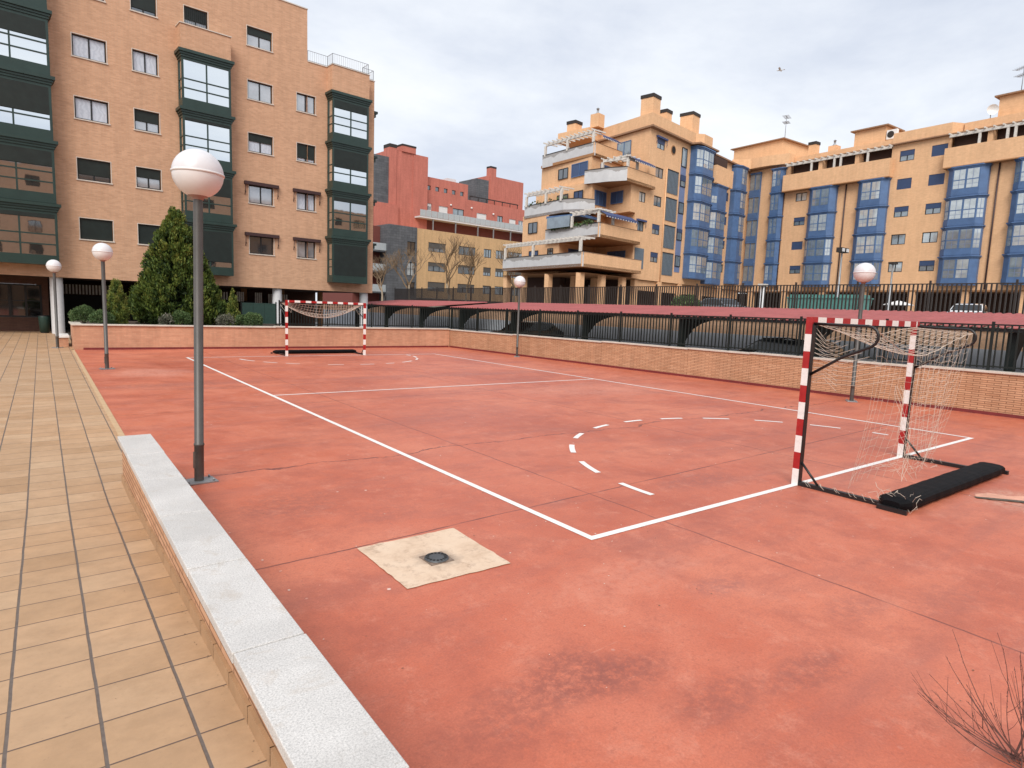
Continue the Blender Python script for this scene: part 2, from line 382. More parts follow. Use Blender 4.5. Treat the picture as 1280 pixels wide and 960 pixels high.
def patch_mat():
    m, nt, b = base('cream_concrete_patch'); n = N(nt); v = n.coord()
    cc = n.ramp(n.noise(v, 2.6, 8, .75, .1), [(.3, (.52,.36,.245)), (.5, (.68,.51,.37)), (.75, (.74,.59,.45))])
    cc = n.mix(n.ramp(n.noise(v, 5, 9, .8, .15), [(.52, 0.), (.66, .65)]), cc, (.30,.18,.12))
    ln = n.new('ShaderNodeVectorMath', operation='DISTANCE'); n.link(v, ln.inputs[0]); ln.inputs[1].default_value = (-1.38,.36,.006)
    d = n.math('ADD', ln.outputs['Value'], n.math('MULTIPLY', n.noise(v, 9, 5), .25))
    cc = n.mix(n.math('MULTIPLY', n.step(d, .36, .16), .7), cc, (.13,.095,.08))
    n.link(cc, b.inputs['Base Color']); b.inputs['Roughness'].default_value = .75
    n.link(n.bump(n.noise(v, 40, 4), .3, .005), b.inputs['Normal'])
    return m
M['patch'] = patch_mat()

def paint_mat():
    m, nt, b = base('white_line_paint'); n = N(nt); v = n.coord()
    cc = n.ramp(n.noise(v, 14, 6, .7), [(.3, (.74,.71,.67)), (.6, (.84,.82,.79))])
    cc = n.mix(n.ramp(n.noise(v, 22, 6, .8, .6), [(.62, 0.), (.72, .55)]), cc, (.62,.30,.24))
    n.link(cc, b.inputs['Base Color']); b.inputs['Roughness'].default_value = .55; return m
M['line'] = paint_mat()

def parapet_grey():
    m, nt, b = base('grey_render_with_damp_stain'); n = N(nt); v = n.coord()
    sep = n.new('ShaderNodeSeparateXYZ'); n.link(v, sep.inputs[0])
    z = n.math('FRACT', n.math('DIVIDE', n.math('SUBTRACT', sep.outputs[2], -1.7), 2.9))   # height inside each storey
    edge = n.math('ADD', .36, n.math('MULTIPLY', n.math('SUBTRACT', n.noise(v, .55, 4, .6), .5), .42))
    cc = n.mix(n.step(n.math('SUBTRACT', z, edge), -.01, .012), (.56,.56,.565), (.34,.325,.315))
    cc = n.mix(1, cc, n.ramp(n.noise(v, 1.5, 5), [(.3, .92), (.7, 1.06)]), 'MULTIPLY')
    n.link(cc, b.inputs['Base Color']); b.inputs['Roughness'].default_value = .9; return m
M['grey_render'] = parapet_grey()

def leaf_mat(name, stops, scale=1.6):
    m, nt, b = base(name); n = N(nt)
    at = n.new('ShaderNodeAttribute'); at.attribute_name = 'leaf_tone'
    n.link(n.ramp(at.outputs['Fac'], stops), b.inputs['Base Color']); b.inputs['Roughness'].default_value = .6
    b.inputs['Specular IOR Level'].default_value = .25
    tr = n.new('ShaderNodeBsdfTranslucent'); n.link(n.ramp(at.outputs['Fac'], stops), tr.inputs['Color'])
    mx = n.new('ShaderNodeMixShader'); mx.inputs[0].default_value = .18
    n.link(b.outputs[0], mx.inputs[1]); n.link(tr.outputs[0], mx.inputs[2]); n.link(mx.outputs[0], nt.nodes['Material Output'].inputs['Surface'])
    return m
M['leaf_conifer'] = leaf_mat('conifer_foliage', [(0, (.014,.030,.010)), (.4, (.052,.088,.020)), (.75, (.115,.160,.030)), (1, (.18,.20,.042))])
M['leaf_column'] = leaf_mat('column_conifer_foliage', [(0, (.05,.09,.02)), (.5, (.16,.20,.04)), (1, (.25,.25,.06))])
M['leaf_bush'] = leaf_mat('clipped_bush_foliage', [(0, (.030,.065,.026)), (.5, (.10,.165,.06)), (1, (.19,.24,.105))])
M['leaf_grey'] = leaf_mat('grey_shrub_foliage', [(0, (.08,.09,.06)), (.6, (.16,.16,.12)), (1, (.24,.22,.18))])

# ------------------------------------------------------------------ camera, light, sky
cam = bpy.data.objects.new('camera', bpy.data.cameras.new('camera')); col.objects.link(cam); scene.camera = cam
cam.data.sensor_fit = 'HORIZONTAL'; cam.data.sensor_width = 36; cam.data.lens = 777.245/1280*36
cam.data.clip_start = .05; cam.data.clip_end = 3000
def cam_matrix(rx, ry, rz, loc):
    fwd = Vector((math.sin(rz)*math.cos(rx), math.cos(rz)*math.cos(rx), math.sin(rx)))
    right = Vector((math.cos(rz), -math.sin(rz), 0)); up = right.cross(fwd)
    c, s = math.cos(ry), math.sin(ry)
    r2 = right*c+up*s; u2 = up*c-right*s
    m = Matrix((r2, u2, -fwd)).transposed().to_4x4(); m.translation = Vector(loc); return m
cam.matrix_world = cam_matrix(-.1187, .0373, .6484, (-3.8645, -3.8303, 2.0309))

SUN_EL, SUN_AZ = R(42), R(224)      # azimuth clockwise from +Y: light comes from behind the camera, a little to its left
sun = bpy.data.objects.new('sun', bpy.data.lights.new('sun', 'SUN')); col.objects.link(sun)
sun.data.energy = 1.5; sun.data.angle = R(32); sun.data.color = (1, .95, .88)
sd = Vector((math.sin(SUN_AZ)*math.cos(SUN_EL), math.cos(SUN_AZ)*math.cos(SUN_EL), math.sin(SUN_EL)))
sun.rotation_euler = sd.to_track_quat('Z', 'Y').to_euler()
w = bpy.data.worlds.new('World'); scene.world = w; w.use_nodes = True
nt = w.node_tree; n = N(nt); bg = nt.nodes['Background']
sky = n.new('ShaderNodeTexSky', sky_type='NISHITA'); sky.sun_disc = False; sky.sun_elevation = SUN_EL; sky.sun_rotation = SUN_AZ
sky.air_density = 1; sky.dust_density = 2.5
v = n.coord('Generated'); sep = n.new('ShaderNodeSeparateXYZ'); n.link(v, sep.inputs[0])
den = n.math('ADD', n.math('MAXIMUM', sep.outputs[2], 0), .16)
cb = n.new('ShaderNodeCombineXYZ'); n.link(n.math('DIVIDE', sep.outputs[0], den), cb.inputs[0]); n.link(n.math('DIVIDE', sep.outputs[1], den), cb.inputs[1])
c1 = n.noise(cb.outputs[0], .55, 7, .58, .25); c2 = n.noise(cb.outputs[0], 1.7, 6, .62, .2)
cl = n.math('ADD', n.math('MULTIPLY', c1, .72), n.math('MULTIPLY', c2, .28))
cloud = n.ramp(cl, [(.35, (5.0,5.45,6.4)), (.44, (6.0,6.4,7.2)), (.53, (7.3,7.6,8.1)), (.63, (8.4,8.5,8.6))])
skyc = n.mix(.90, sky.outputs[0], cloud)
n.link(skyc, bg.inputs['Color']); bg.inputs['Strength'].default_value = .07
scene.view_settings.view_transform = 'Standard'; scene.view_settings.look = 'None'; scene.view_settings.exposure = .92; scene.view_settings.gamma = 1
scene.cycles.max_bounces = 6; scene.cycles.diffuse_bounces = 3; scene.cycles.glossy_bounces = 3; scene.cycles.transmission_bounces = 4
scene.cycles.use_denoising = True

# ------------------------------------------------------------------ ground, court, path, street
WX = lambda y: 12.87+(23.95-y)*.0401            # court-side face of the long boundary wall
g = MB(); g.poly([(-600,-600,-.06),(900,-600,-.06),(900,900,-.06),(-600,900,-.06)])
structure('ground', g, M['ground'])
c = MB(); xs = [-2.97, 2, 6, 10]
c.poly([(-2.97,-12,0),(WX(-12)+.1,-12,0),(WX(23.8)+.1,23.8,0),(-2.97,23.8,0)])
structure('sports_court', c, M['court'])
# path: level beyond y = 3.3, rising gently towards the camera
pz = lambda y: max(0, .055*(3.3-y))
pm = MB(); ys = [-14,-10,-6,-3,0,2,3.3,8,14,20,24,34.4,40]
for a, b_ in zip(ys[:-1], ys[1:]):
    xr = -3.05 if b_ <= 24 else -2.9
    pm.poly([(-16,a,pz(a)),(xr,a,pz(a)),(xr,b_,pz(b_)),(-16,b_,pz(b_))])
pm.off(0,0,.004)
structure('path', pm, M['tile'])
k = MB(); k.box(-3.05,-2.972,4.1,23.7,-.05,.012)
structure('kerb', k, plain('buff_kerb_edge', (.52,.35,.20), .7))
cp = MB(); cp.poly([(WX(40)+.3,-14,-.02),(20.1,-14,-.02),(20.1,62,-.02),(-20,62,-.02),(-20,50,-.02),(4,36,-.02),(4,24.4,-.02),(13,24.4,-.02)])
structure('car_park', cp, M['asphalt'])
st = MB(); st.prism([(20.42,-60),(320,-60),(320,400),(-120,400),(-120,62.2),(20.42,62.2)], -.05, 2.0)
structure('street', st, M['asphalt'])
sw = MB(); sw.prism([(20.42,-60),(22.2,-60),(22.2,62),(20.42,62)], 2.0, 2.13)
sw.prism([(30,28),(48,30),(60,30),(60,-60),(67.5,-60),(71,44),(36,37.2),(30,40)], 2.0, 2.12)
structure('pavement', sw, M['sidewalk'])

# painted lines
W, Lc = 9.742, 19.762
ln = MB()
def bar(x0, y0, x1, y1, wd=.075, z=.004):
    d = Vector((x1-x0, y1-y0)).normalized(); q = Vector((-d.y, d.x))*wd/2
    ln.poly([(x0-q.x,y0-q.y,z),(x1-q.x,y1-q.y,z),(x1+q.x,y1+q.y,z),(x0+q.x,y0+q.y,z)])
h = .0375
bar(0+h,0-0,0+h,Lc); bar(W-h,0,W-h,Lc)
bar(.075,h,W-.075,h); bar(.075,Lc-h,W-.075,Lc-h)
bar(.075,Lc/2,W-.075,Lc/2,.07)
def arc(cx, cy, r, pairs, wd=.08):
    for a0, a1 in pairs:
        st_ = 6
        for i in range(st_):
            t0 = R(a0+(a1-a0)*i/st_); t1 = R(a0+(a1-a0)*(i+1)/st_)
            P = []
            for t, rr in ((t0,r-wd/2),(t1,r-wd/2),(t1,r+wd/2),(t0,r+wd/2)): P.append((cx+rr*math.cos(t), cy+rr*math.sin(t), .004))
            ln.poly(P)
near = [((1.64,.66),(1.64,1.19)),((1.77,1.67),(1.98,2.22)),((2.29,2.64),(2.59,3.08)),((2.97,3.42),(3.37,3.66)),((3.87,3.96),(4.35,4.07)),((4.87,4.18),(5.34,4.14)),((5.82,4.06),(6.29,3.89)),((6.68,3.66),(7.15,3.39)),((7.49,3.03),(7.78,2.6)),((8.04,2.2),(8.27,1.73)),((8.43,1.22),(8.47,.96))]
prs = [(math.degrees(math.atan2(p[1]-.68,p[0]-5.05)), math.degrees(math.atan2(q[1]-.68,q[0]-5.05))) for p, q in near]
arc(5.05,.68,3.45,[(a if a > -90 else a+360, b_ if b_ > -90 else b_+360) for a, b_ in prs])
far = [((1.37,18.82),(1.52,17.85)),((1.75,17.5),(1.94,16.88)),((2.3,16.75),(2.68,16.41)),((3.63,16.17),(4.13,16.05)),((4.7,16.1),(5.21,16.1)),((5.68,16.2),(6.04,16.3)),((6.52,16.4),(7.06,16.92)),((7.5,17.3),(7.8,17.8)),((8.0,18.2),(8.2,18.8)),((8.22,19.1),(8.26,19.5))]
prs = [(math.degrees(math.atan2(p[1]-19.4,p[0]-4.85)), math.degrees(math.atan2(q[1]-19.4,q[0]-4.85))) for p, q in far]
arc(4.85,19.4,3.38,[(a % 360, b_ % 360 if b_ < 0 or b_ > 90 else b_+360) for a, b_ in prs])
structure('court_lines', ln, M['line'])

# concrete patch with a floor drain
pt = MB(); edge = []
for (x0,y0),(x1,y1) in (((-1.84,.0),(-.93,-.03)),((-.93,-.03),(-.9,.9)),((-.9,.9),(-1.84,.9)),((-1.84,.9),(-1.84,.0))):
    for i in range(14):
        t = i/14; j = rnd.gauss(0,.0035) if i else 0; q_ = (0,1) if abs(x1-x0) > abs(y1-y0) else (1,0)
        edge.append((x0+(x1-x0)*t+j*q_[0], y0+(y1-y0)*t+j*q_[1], .006))
pt.poly(edge)
structure('concrete_patch', pt, M['patch'])
d = thing('floor_drain', 'small round slotted iron drain set in a square plate in the cream patch', 'drain', (-1.39,.36,.006))
MB().box(-.105,.105,-.105,.105,0,.005).build('plate', plain('drain_mortar_plate', (.20,.145,.11), .85, var=.4, scale=30), d)
dr = MB(); dr.lathe([(.03,.018),(.095,.018),(.1,.008)], 0, 0, 24)
dr.poly([(.055*math.cos(2*math.pi*i/24),.055*math.sin(2*math.pi*i/24),.0182) for i in range(24)])
dr.build('grate', plain('drain_iron', (.10,.105,.11), .5, metal=.5), d)
sl = MB()
for i in range(16):
    t = 2*math.pi*i/16; ca, sa = math.cos(t), math.sin(t)
    sl.poly([(ca*.062-sa*.008, sa*.062+ca*.008,.0195),(ca*.062+sa*.008, sa*.062-ca*.008,.0195),(ca*.09+sa*.010, sa*.09-ca*.010,.0195),(ca*.09-sa*.010, sa*.09+ca*.010,.0195)])
sl.build('slots', M['void'], d)
# broken slab edge beyond the goal
bs = MB(); bs.poly([(P_[0]+rnd.gauss(0,.025),P_[1]+rnd.gauss(0,.025),.004) for P_ in ((5.0,-1.40),(5.15,-1.36),(5.35,-1.45),(5.45,-1.62),(5.7,-1.78),(5.85,-2.05),(5.95,-2.3),(5.8,-2.42),(5.6,-2.2),(5.4,-2.02),(5.2,-1.72),(5.05,-1.55))])
structure('repair_patch', bs, plain('pale_repair_mortar', (.66,.34,.24), .85, var=.25, scale=5))
bs = MB(); P0 = Vector((4.98,-1.43)); P1 = Vector((6.15,-2.82)); dv = (P1-P0).normalized(); q = Vector((-dv.y,dv.x))
for i in range(16):
    t0 = i/16; t1 = (i+1)/16
    A0 = P0.lerp(P1,t0); A1 = P0.lerp(P1,t1); w0 = .02+.03*math.sin(3.1*t0+.1)+rnd.uniform(0,.02); 
    bs.poly([(A0.x-q.x*w0,A0.y-q.y*w0,.009),(A1.x-q.x*w0,A1.y-q.y*w0,.009),(A1.x+q.x*.05,A1.y+q.y*.05,.009),(A0.x+q.x*.05,A0.y+q.y*.05,.009)])
structure('broken_joint', bs, plain('mossy_crack_fill', (.10,.08,.06), .95, var=.5, scale=25))

# ------------------------------------------------------------------ low wall beside the path
lw = thing('garden_wall', 'low brick wall with pale granite coping between tiled path and court', 'wall', (-3.1,4.0,0))
o_ = (3.1,-4.0,0)
MB().box(-3.225,-2.965,-9,4.03,-.1,.445).off(*o_).build('brickwork', M['brick_wall'], lw)
cpm = MB(); ysl = [4.075,3.07,2.05,.99,-.05,-1.09,-2.13,-3.17,-4.21,-5.25,-6.3,-9]
for i, (a, b_) in enumerate(zip(ysl[1:], ysl[:-1])):
    dx = rnd.uniform(-.004,.004); dz = rnd.uniform(-.002,.002)
    cpm.box(-3.262+dx,-2.945+dx,a+.0045,b_-.0045,.446,.5+dz)
cpm.off(*o_).build('coping', M['granite'], lw, bevel=.005)
sk = MB()
y = -8.8; 
while y < 3.9:
    z0 = pz(y); sk.poly([(-3.243,y,z0-.02),(-3.243,y+.322,pz(y+.322)-.02),(-3.243,y+.322,pz(y+.322)+.085),(-3.243,y,z0+.085)][::-1])
    sk.poly([(-3.243,y,z0+.085),(-3.243,y+.322,pz(y+.322)+.085),(-3.226,y+.322,pz(y+.322)+.085),(-3.226,y,z0+.085)][::-1]); y += .3283
sk.off(*o_).build('skirting', plain('tile_skirting', (.40,.24,.13), .55, scale=9), lw)

# ------------------------------------------------------------------ boundary walls round the court
fw = thing('planter_wall', 'brick wall with cream coping across the far end of the court, behind the far goal', 'wall', (-3.05,23.71,0))
o_ = (3.05,-23.71,0)
m = MB(); m.box(-2.98,4.15,23.71,23.98,-.1,.885); m.box(4.156,12.86,23.715,23.98,-.1,.9); m.box(-2.98,-2.74,23.98,26.2,-.1,.885)
m.off(*o_).build('brickwork', M['brick_far'], fw)
m = MB(); m.box(-3.04,4.15,23.65,24.03,.886,.94); m.box(4.154,12.84,23.66,24.03,.901,.96); m.box(-3.04,-2.70,24.032,26.26,.887,.938)
m.off(*o_).build('coping', M['coping_far'], fw, bevel=.006)
MB().box(-2.7,12.80,23.695,23.709,0,.075).off(*o_).build('skirting', M['skirt_red'], fw)
so = MB(); so.poly([(-2.74,23.98,.84),(4.2,23.98,.84),(6.5,30.5,.84),(-2.74,30.5,.84)]); 
structure('planter_bed', so, M['soil'])
lwc = thing('low_wall', 'short low wall with white slab top beside the white column', 'wall', (-3.25,25.6,0))
MB().box(-.16,.16,-.25,1.6,0,.34).build('brickwork', M['brick_far'], lwc)
MB().box(-.22,.2,-.3,1.65,.342,.41).build('coping', M['white'], lwc, bevel=.01)

rw = thing('boundary_wall', 'long brick wall with pale coping down the right side of the court', 'wall', (13.4,10,0))
dvec = Vector((WX(0)-WX(1), -1)).normalized()     # along the wall, towards the camera
wy = [23.95,18.6,13.2,9.3,7.05,2.4,-3,-9]
ztop = lambda y: .915+(24-y)*.0048
m = MB(); cpg = MB(); skr = MB()
for a, b_ in zip(wy[:-1], wy[1:]):
    a2, b2 = a-.004, b_+.004
    m.prism([(WX(a2),a2),(WX(b2),b2),(WX(b2)+.26,b2),(WX(a2)+.26,a2)], -.1, (ztop(a)+ztop(b_))/2-.055)
    cpg.prism([(WX(a2)-.04,a2),(WX(b2)-.04,b2),(WX(b2)+.31,b2),(WX(a2)+.31,a2)], (ztop(a)+ztop(b_))/2-.054, (ztop(a)+ztop(b_))/2)
    skr.prism([(WX(a2)-.014,a2),(WX(b2)-.014,b2),(WX(b2)-.001,b2),(WX(a2)-.001,a2)], 0, .075)
m.off(-13.4,-10,0).build('brickwork', M['brick_wall'], rw)
cpg.off(-13.4,-10,0).build('coping', M['coping_far'], rw, bevel=.006)
skr.off(-13.4,-10,0).build('skirting', M['skirt_red'], rw)
jo = MB()
for y in wy[1:-1]: jo.prism([(WX(y)+.01,y-.0035),(WX(y)+.02,y-.0035),(WX(y)+.02,y+.0035),(WX(y)+.01,y+.0035)], 0, .86)
jo.off(-13.4,-10,0).build('expansion_joint', M['void'], rw)

# ------------------------------------------------------------------ railings
def railing(root, p0, p1, zb0, zb1, h, step, bw, panel, post_w, mat, lowgap=.08, post_h=.06):
    p0 = Vector(p0); p1 = Vector(p1); Ltot = (p1-p0).length; d = (p1-p0)/Ltot; q = Vector((-d.y,d.x))
    o = root.location
    def pr(mb, t0, t1, wd, z0, z1):
        a = p0+d*t0; b = p0+d*t1
        mb.prism([(a.x-q.x*wd-o.x,a.y-q.y*wd-o.y),(b.x-q.x*wd-o.x,b.y-q.y*wd-o.y),(b.x+q.x*wd-o.x,b.y+q.y*wd-o.y),(a.x+q.x*wd-o.x,a.y+q.y*wd-o.y)], z0-o.z, z1-o.z)
    npan = max(1, round(Ltot/panel)); pl = Ltot/npan
    for i in range(npan+1):
        t = i*pl; zb = zb0+(zb1-zb0)*t/Ltot; mb = MB(); pr(mb, t-post_w/2, t+post_w/2, post_w/2, zb, zb+h+post_h); mb.build('post', mat, root)
    for i in range(npan):
        t0 = i*pl+post_w/2+.002; t1 = (i+1)*pl-post_w/2-.002; zb = zb0+(zb1-zb0)*(t0+t1)/2/Ltot
        mb = MB(); nb = max(1, round((t1-t0)/step))
        for j in range(nb):
            t = t0+(j+.5)*(t1-t0)/nb; pr(mb, t-bw/2, t+bw/2, bw/2, zb+lowgap-.02, zb+h-.012)
        mb.build('picket_panel', mat, root)
        mb = MB(); pr(mb, t0, t1, .019, zb+lowgap, zb+lowgap+.035); pr(mb, t0, t1, .0175, zb+h-.035, zb+h); mb.build('rail', mat, root)
f1 = thing('metal_fence', 'dark green picket railing on the far end wall behind the far goal', 'fence', (4.3,23.85,.96), group='railings on the court walls')
railing(f1, (4.35,23.85), (12.9,23.85), .96, .96, 1.06, .125, .03, 2.15, .05, M['fence'])
f2 = thing('metal_fence', 'long dark green picket railing on the right-hand court wall by the carport', 'fence', (12.98,23.85,.9), group='railings on the court walls')
railing(f2, (WX(23.8)+.13,23.8), (WX(-8)+.13,-8), ztop(23.8), ztop(-8), 1.09, .128, .03, 2.2, .055, M['fence'])
f3 = thing('street_railing', 'tall brown picket railing at street level beyond the red carport roof', 'fence', (20.7,20,2.0))
railing(f3, (20.75,-12), (20.75,46), 2.0, 2.0, 1.47, .135, .044, 2.45, .06, M['rail_brown'], .12, .1)
rt = thing('retaining_wall', 'brick retaining wall with grey concrete base behind the parked cars', 'wall', (20.2,20,0))
MB().box(20.1,20.4,-30,62,-.06,1.34).off(-20.2,-20,0).build('concrete_base', M['concrete_blue'], rt)
MB().box(20.13,20.4,-30,62,1.342,1.96).off(-20.2,-20,0).build('brickwork', M['retain_brick'], rt)
MB().box(20.06,20.418,-30,62,1.962,2.03).off(-20.2,-20,0).build('coping', M['coping_far'], rt)

# ------------------------------------------------------------------ carports
def carport(root, y0, y1, posts):
    o = root.location
    xf, xb, zf, zb = 14.75, 19.2, 2.06, 2.47
    mb = MB(); ncor = int((y1-y0)/.06)
    P = []
    for i in range(ncor+1):
        y = y0+(y1-y0)*i/ncor; dz = .02 if (i//2) % 2 else -.02
        P.append((y, dz))
    for (ya,da),(yb,db) in zip(P[:-1], P[1:]):
        mb.poly([(xf,ya,zf+da),(xb,ya,zb+da),(xb,yb,zb+db),(xf,yb,zf+db)])
        mb.poly([(xf,ya,zf+da-.02),(xf,yb,zf+db-.02),(xb,yb,zb+db-.02),(xb,ya,zb+da-.02)])
        mb.poly([(xf,ya,zf+da-.02),(xf,ya,zf+da),(xf,yb,zf+db),(xf,yb,zf+db-.02)])
    mb.off(-o.x,-o.y,-o.z).build('roof_sheet', M['carport_red'], root)
    pu = MB()
    for x, z in ((14.85,2.0),(16.9,2.19),(19.0,2.38)): pu.box(x-.03,x+.03,y0+.05,y1-.05,z-.06,z+.03)
    pu.off(-o.x,-o.y,-o.z).build('purlin', M['black_steel'], root)
    for y in posts:
        mb = MB(); mb.box(15.08,15.32,y-.09,y+.09,-.02,1.93); mb.off(-o.x,-o.y,-o.z).build('post', M['fence'], root)
        mb = MB(); pts = []
        for i in range(9):
            t = i/8; x = 15.33+3.7*t; top = 1.93+.40*t; bot = top-.13-.10*(1-t)-.62*math.exp(-t*9)
            pts.append((x, top, min(bot, top-.09)))
        for (xa,ta,ba),(xb_,tb,bb) in zip(pts[:-1], pts[1:]):
            mb.poly([(xa,y-.05,ba),(xb_,y-.05,bb),(xb_,y-.05,tb),(xa,y-.05,ta)]); mb.poly([(xa,y+.05,ba),(xa,y+.05,ta),(xb_,y+.05,tb),(xb_,y+.05,bb)])
            mb.poly([(xa,y-.05,ba),(xa,y+.05,ba),(xb_,y+.05,bb),(xb_,y-.05,bb)])
        mb.off(-o.x,-o.y,-o.z).build('bracket', M['fence'], root)
c1_ = thing('carport', 'long red sheet carport roof on black bracket posts behind the right-hand fence', 'carport', (15.2,10,0), group='carports in the car park')
carport(c1_, -9, 27.0, (1.0,5.9,10.95,16.15,21.4,26.3,-4.2))
c2_ = thing('carport', 'further red carport roof seen above the fence behind the far goal', 'carport', (15.2,38,0), group='carports in the car park')
carport(c2_, 29.5, 42, (31,36,41))

# ------------------------------------------------------------------ cars
def make_car(label, paint, loc, rz, group):
    r = thing('parked_car', label, 'car', loc, rz, group)
    prof = [(-2.05,.35),(-2.1,.62),(-2.02,.86),(-1.2,.95),(-.5,1.40),(.35,1.47),(1.2,1.42),(1.85,1.0),(2.05,.92),(2.1,.6),(2.05,.33)]
    low = [p for p in prof]
    mb = MB()
    def ring(y):
        out = []
        for (x,z) in prof:
            k = 1 if z < .97 else 1-(z-.97)*.42
            out.append((x, y*k, z))
        return out
    cols = [ring(y) for y in (-.86,-.8,0,.8,.86)]
    cols[0] = [(x*.985, y, z*.99+.005) for x,y,z in cols[0]]; cols[-1] = [(x*.985, y, z*.99+.005) for x,y,z in cols[-1]]
    n_ = len(prof)
    for a, b in zip(cols[:-1], cols[1:]):
        for i in range(n_-1): mb.poly([a[i], a[i+1], b[i+1], b[i]], True)
    mb.poly(cols[0][::-1]); mb.poly(cols[-1])
    mb.box(-2.0,2.0,-.8,.8,.2,.34)
    mb.build('body', paint, r)
    def quad(name, pts, m_): 
        q_ = MB(); q_.poly(pts); q_.build(name, m_, r)
    for s in (-1, 1):
        pts = [(-.98,.985),(-.48,1.33),(.35,1.40),(1.1,1.35),(1.6,1.03)]
        P = [(x, s*(.86*(1-(max(z,.97)-.97)*.42)+.012), z) for x, z in pts]
        quad('side_window', P if s < 0 else P[::-1], M['car_glass'])
    quad('windscreen', [(-1.13,-.78,1.0),(-.57,-.68,1.372),(-.57,.68,1.372),(-1.13,.78,1.0)][::-1], M['car_glass'])
    quad('rear_window', [(1.78,-.76,1.06),(1.32,-.68,1.36),(1.32,.68,1.36),(1.78,.76,1.06)], M['car_glass'])
    for s in (-1, 1):
        q_ = MB(); q_.box(-2.1,-1.98,s*.68-.14,s*.68+.14,.62,.76); q_.build('headlight', M['lamp_clear'], r)
        q_ = MB(); q_.box(2.0,2.1,s*.7-.1,s*.7+.1,.68,.9); q_.build('tail_light', M['lamp_red'], r)
        for x in (-1.3, 1.3):
            q_ = MB(); q_.tube([(x,s*.68,.31),(x,s*.875,.31)], .31, 20); wh = q_.build('wheel', M['tyre'], r)
            q_ = MB(); q_.tube([(x,s*.85,.31),(x,s*.885,.31)], .19, 14); q_.build('rim', M['galv'], wh)
    return r
make_car('black parked car under the carport, behind the near goal', M['car_black'], (16.6,6.9,-.02), R(96), 'cars parked under the carport')
make_car('black parked car under the carport behind the lamp against the wall', M['car_black'], (17.3,22.9,-.02), R(8), 'cars parked under the carport')
make_car('dark grey car parked on the street just beyond the brown railing', M['car_grey'], (36.5,24.0,2.0), R(75), 'cars on the street')
make_car('white car on the street behind the brown railing at the right edge', M['car_white'], (42,10.2,2.0), R(10), 'cars on the street')

# ------------------------------------------------------------------ globe lamps
def globe_lamp(label, x, y, zg, rg, z0=0, lean=0):
    r = thing('globe_lamp', label, 'street lamp', (x,y,z0), 0, 'globe lamps round the court')
    r.rotation_euler = (0, lean, rnd.uniform(0,1) if not lean else .1)
    zb = zg-rg
    mb = MB(); mb.box(-.17,.17,-.12,.12,0,.018); mb.build('base_plate', M['galv'], r, bevel=.003)
    b_ = MB()
    for sx in (-.13,.13):
        for sy in (-.085,.085): b_.tube([(sx,sy,.018),(sx,sy,.045)], .012, 6)
    b_.build('bolt', M['galv'], r)
    mb = MB(); mb.lathe([(.049,.018),(.049,.41),(.054,.415),(.054,.435),(.047,.44),(.047,zb+.02)], 0, 0, 20); mb.build('pole', M['grey_metal'], r)
    mb = MB(); mb.box(-.054,-.04,-.028,.028,.16,.34); mb.build('access_hatch', M['grey_metal'], r)
    mb = MB(); mb.lathe([(.045,zb-.02),(.056,zb-.016),(.058,zb+.008),(.09,zb+.014),(.098,zb+.028),(.045,zb+.032)], 0, 0, 24); mb.build('collar', plain('lamp_collar', (.35,.20,.17), .5), r)
    pr_ = [(rg*math.sin(t), zg-rg*math.cos(t)) for t in [math.pi*(.13+.37*i/14) for i in range(15)]]
    g1 = MB(); g1.lathe(pr_, 0, 0, 40); g1.build('lower_globe', M['globe_low'], r)
    pr_ = [(max(.0005, rg*math.sin(t)), zg-rg*math.cos(t)) for t in [math.pi*(.5+.5*i/16) for i in range(17)]]
    g2 = MB(); g2.lathe(pr_, 0, 0, 40); g2.build('upper_globe', M['globe_top'], r)
    sm = MB(); sm.lathe([(rg-.004,zg-.012),(rg+.008,zg-.01),(rg+.01,zg),(rg+.008,zg+.01),(rg-.004,zg+.012)], 0, 0, 40); sm.build('seam', M['globe_low'], r)
    return r
globe_lamp('tall globe lamp on the court nearest the camera, beside the granite-topped wall', -2.54,3.62,3.335,.25,0,.017)
globe_lamp('globe lamp at the left edge of the court in front of the planter wall', -2.49,16.44,3.17,.238)
globe_lamp('globe lamp on the paving beside the white column and planter corner', -3.44,24.75,3.0,.232)
globe_lamp('globe lamp against the boundary wall midway along it, left of the near goal', 12.66,17.7,3.24,.25)
globe_lamp('globe lamp by the boundary wall seen through the near goal', 12.82,3.6,3.29,.25)

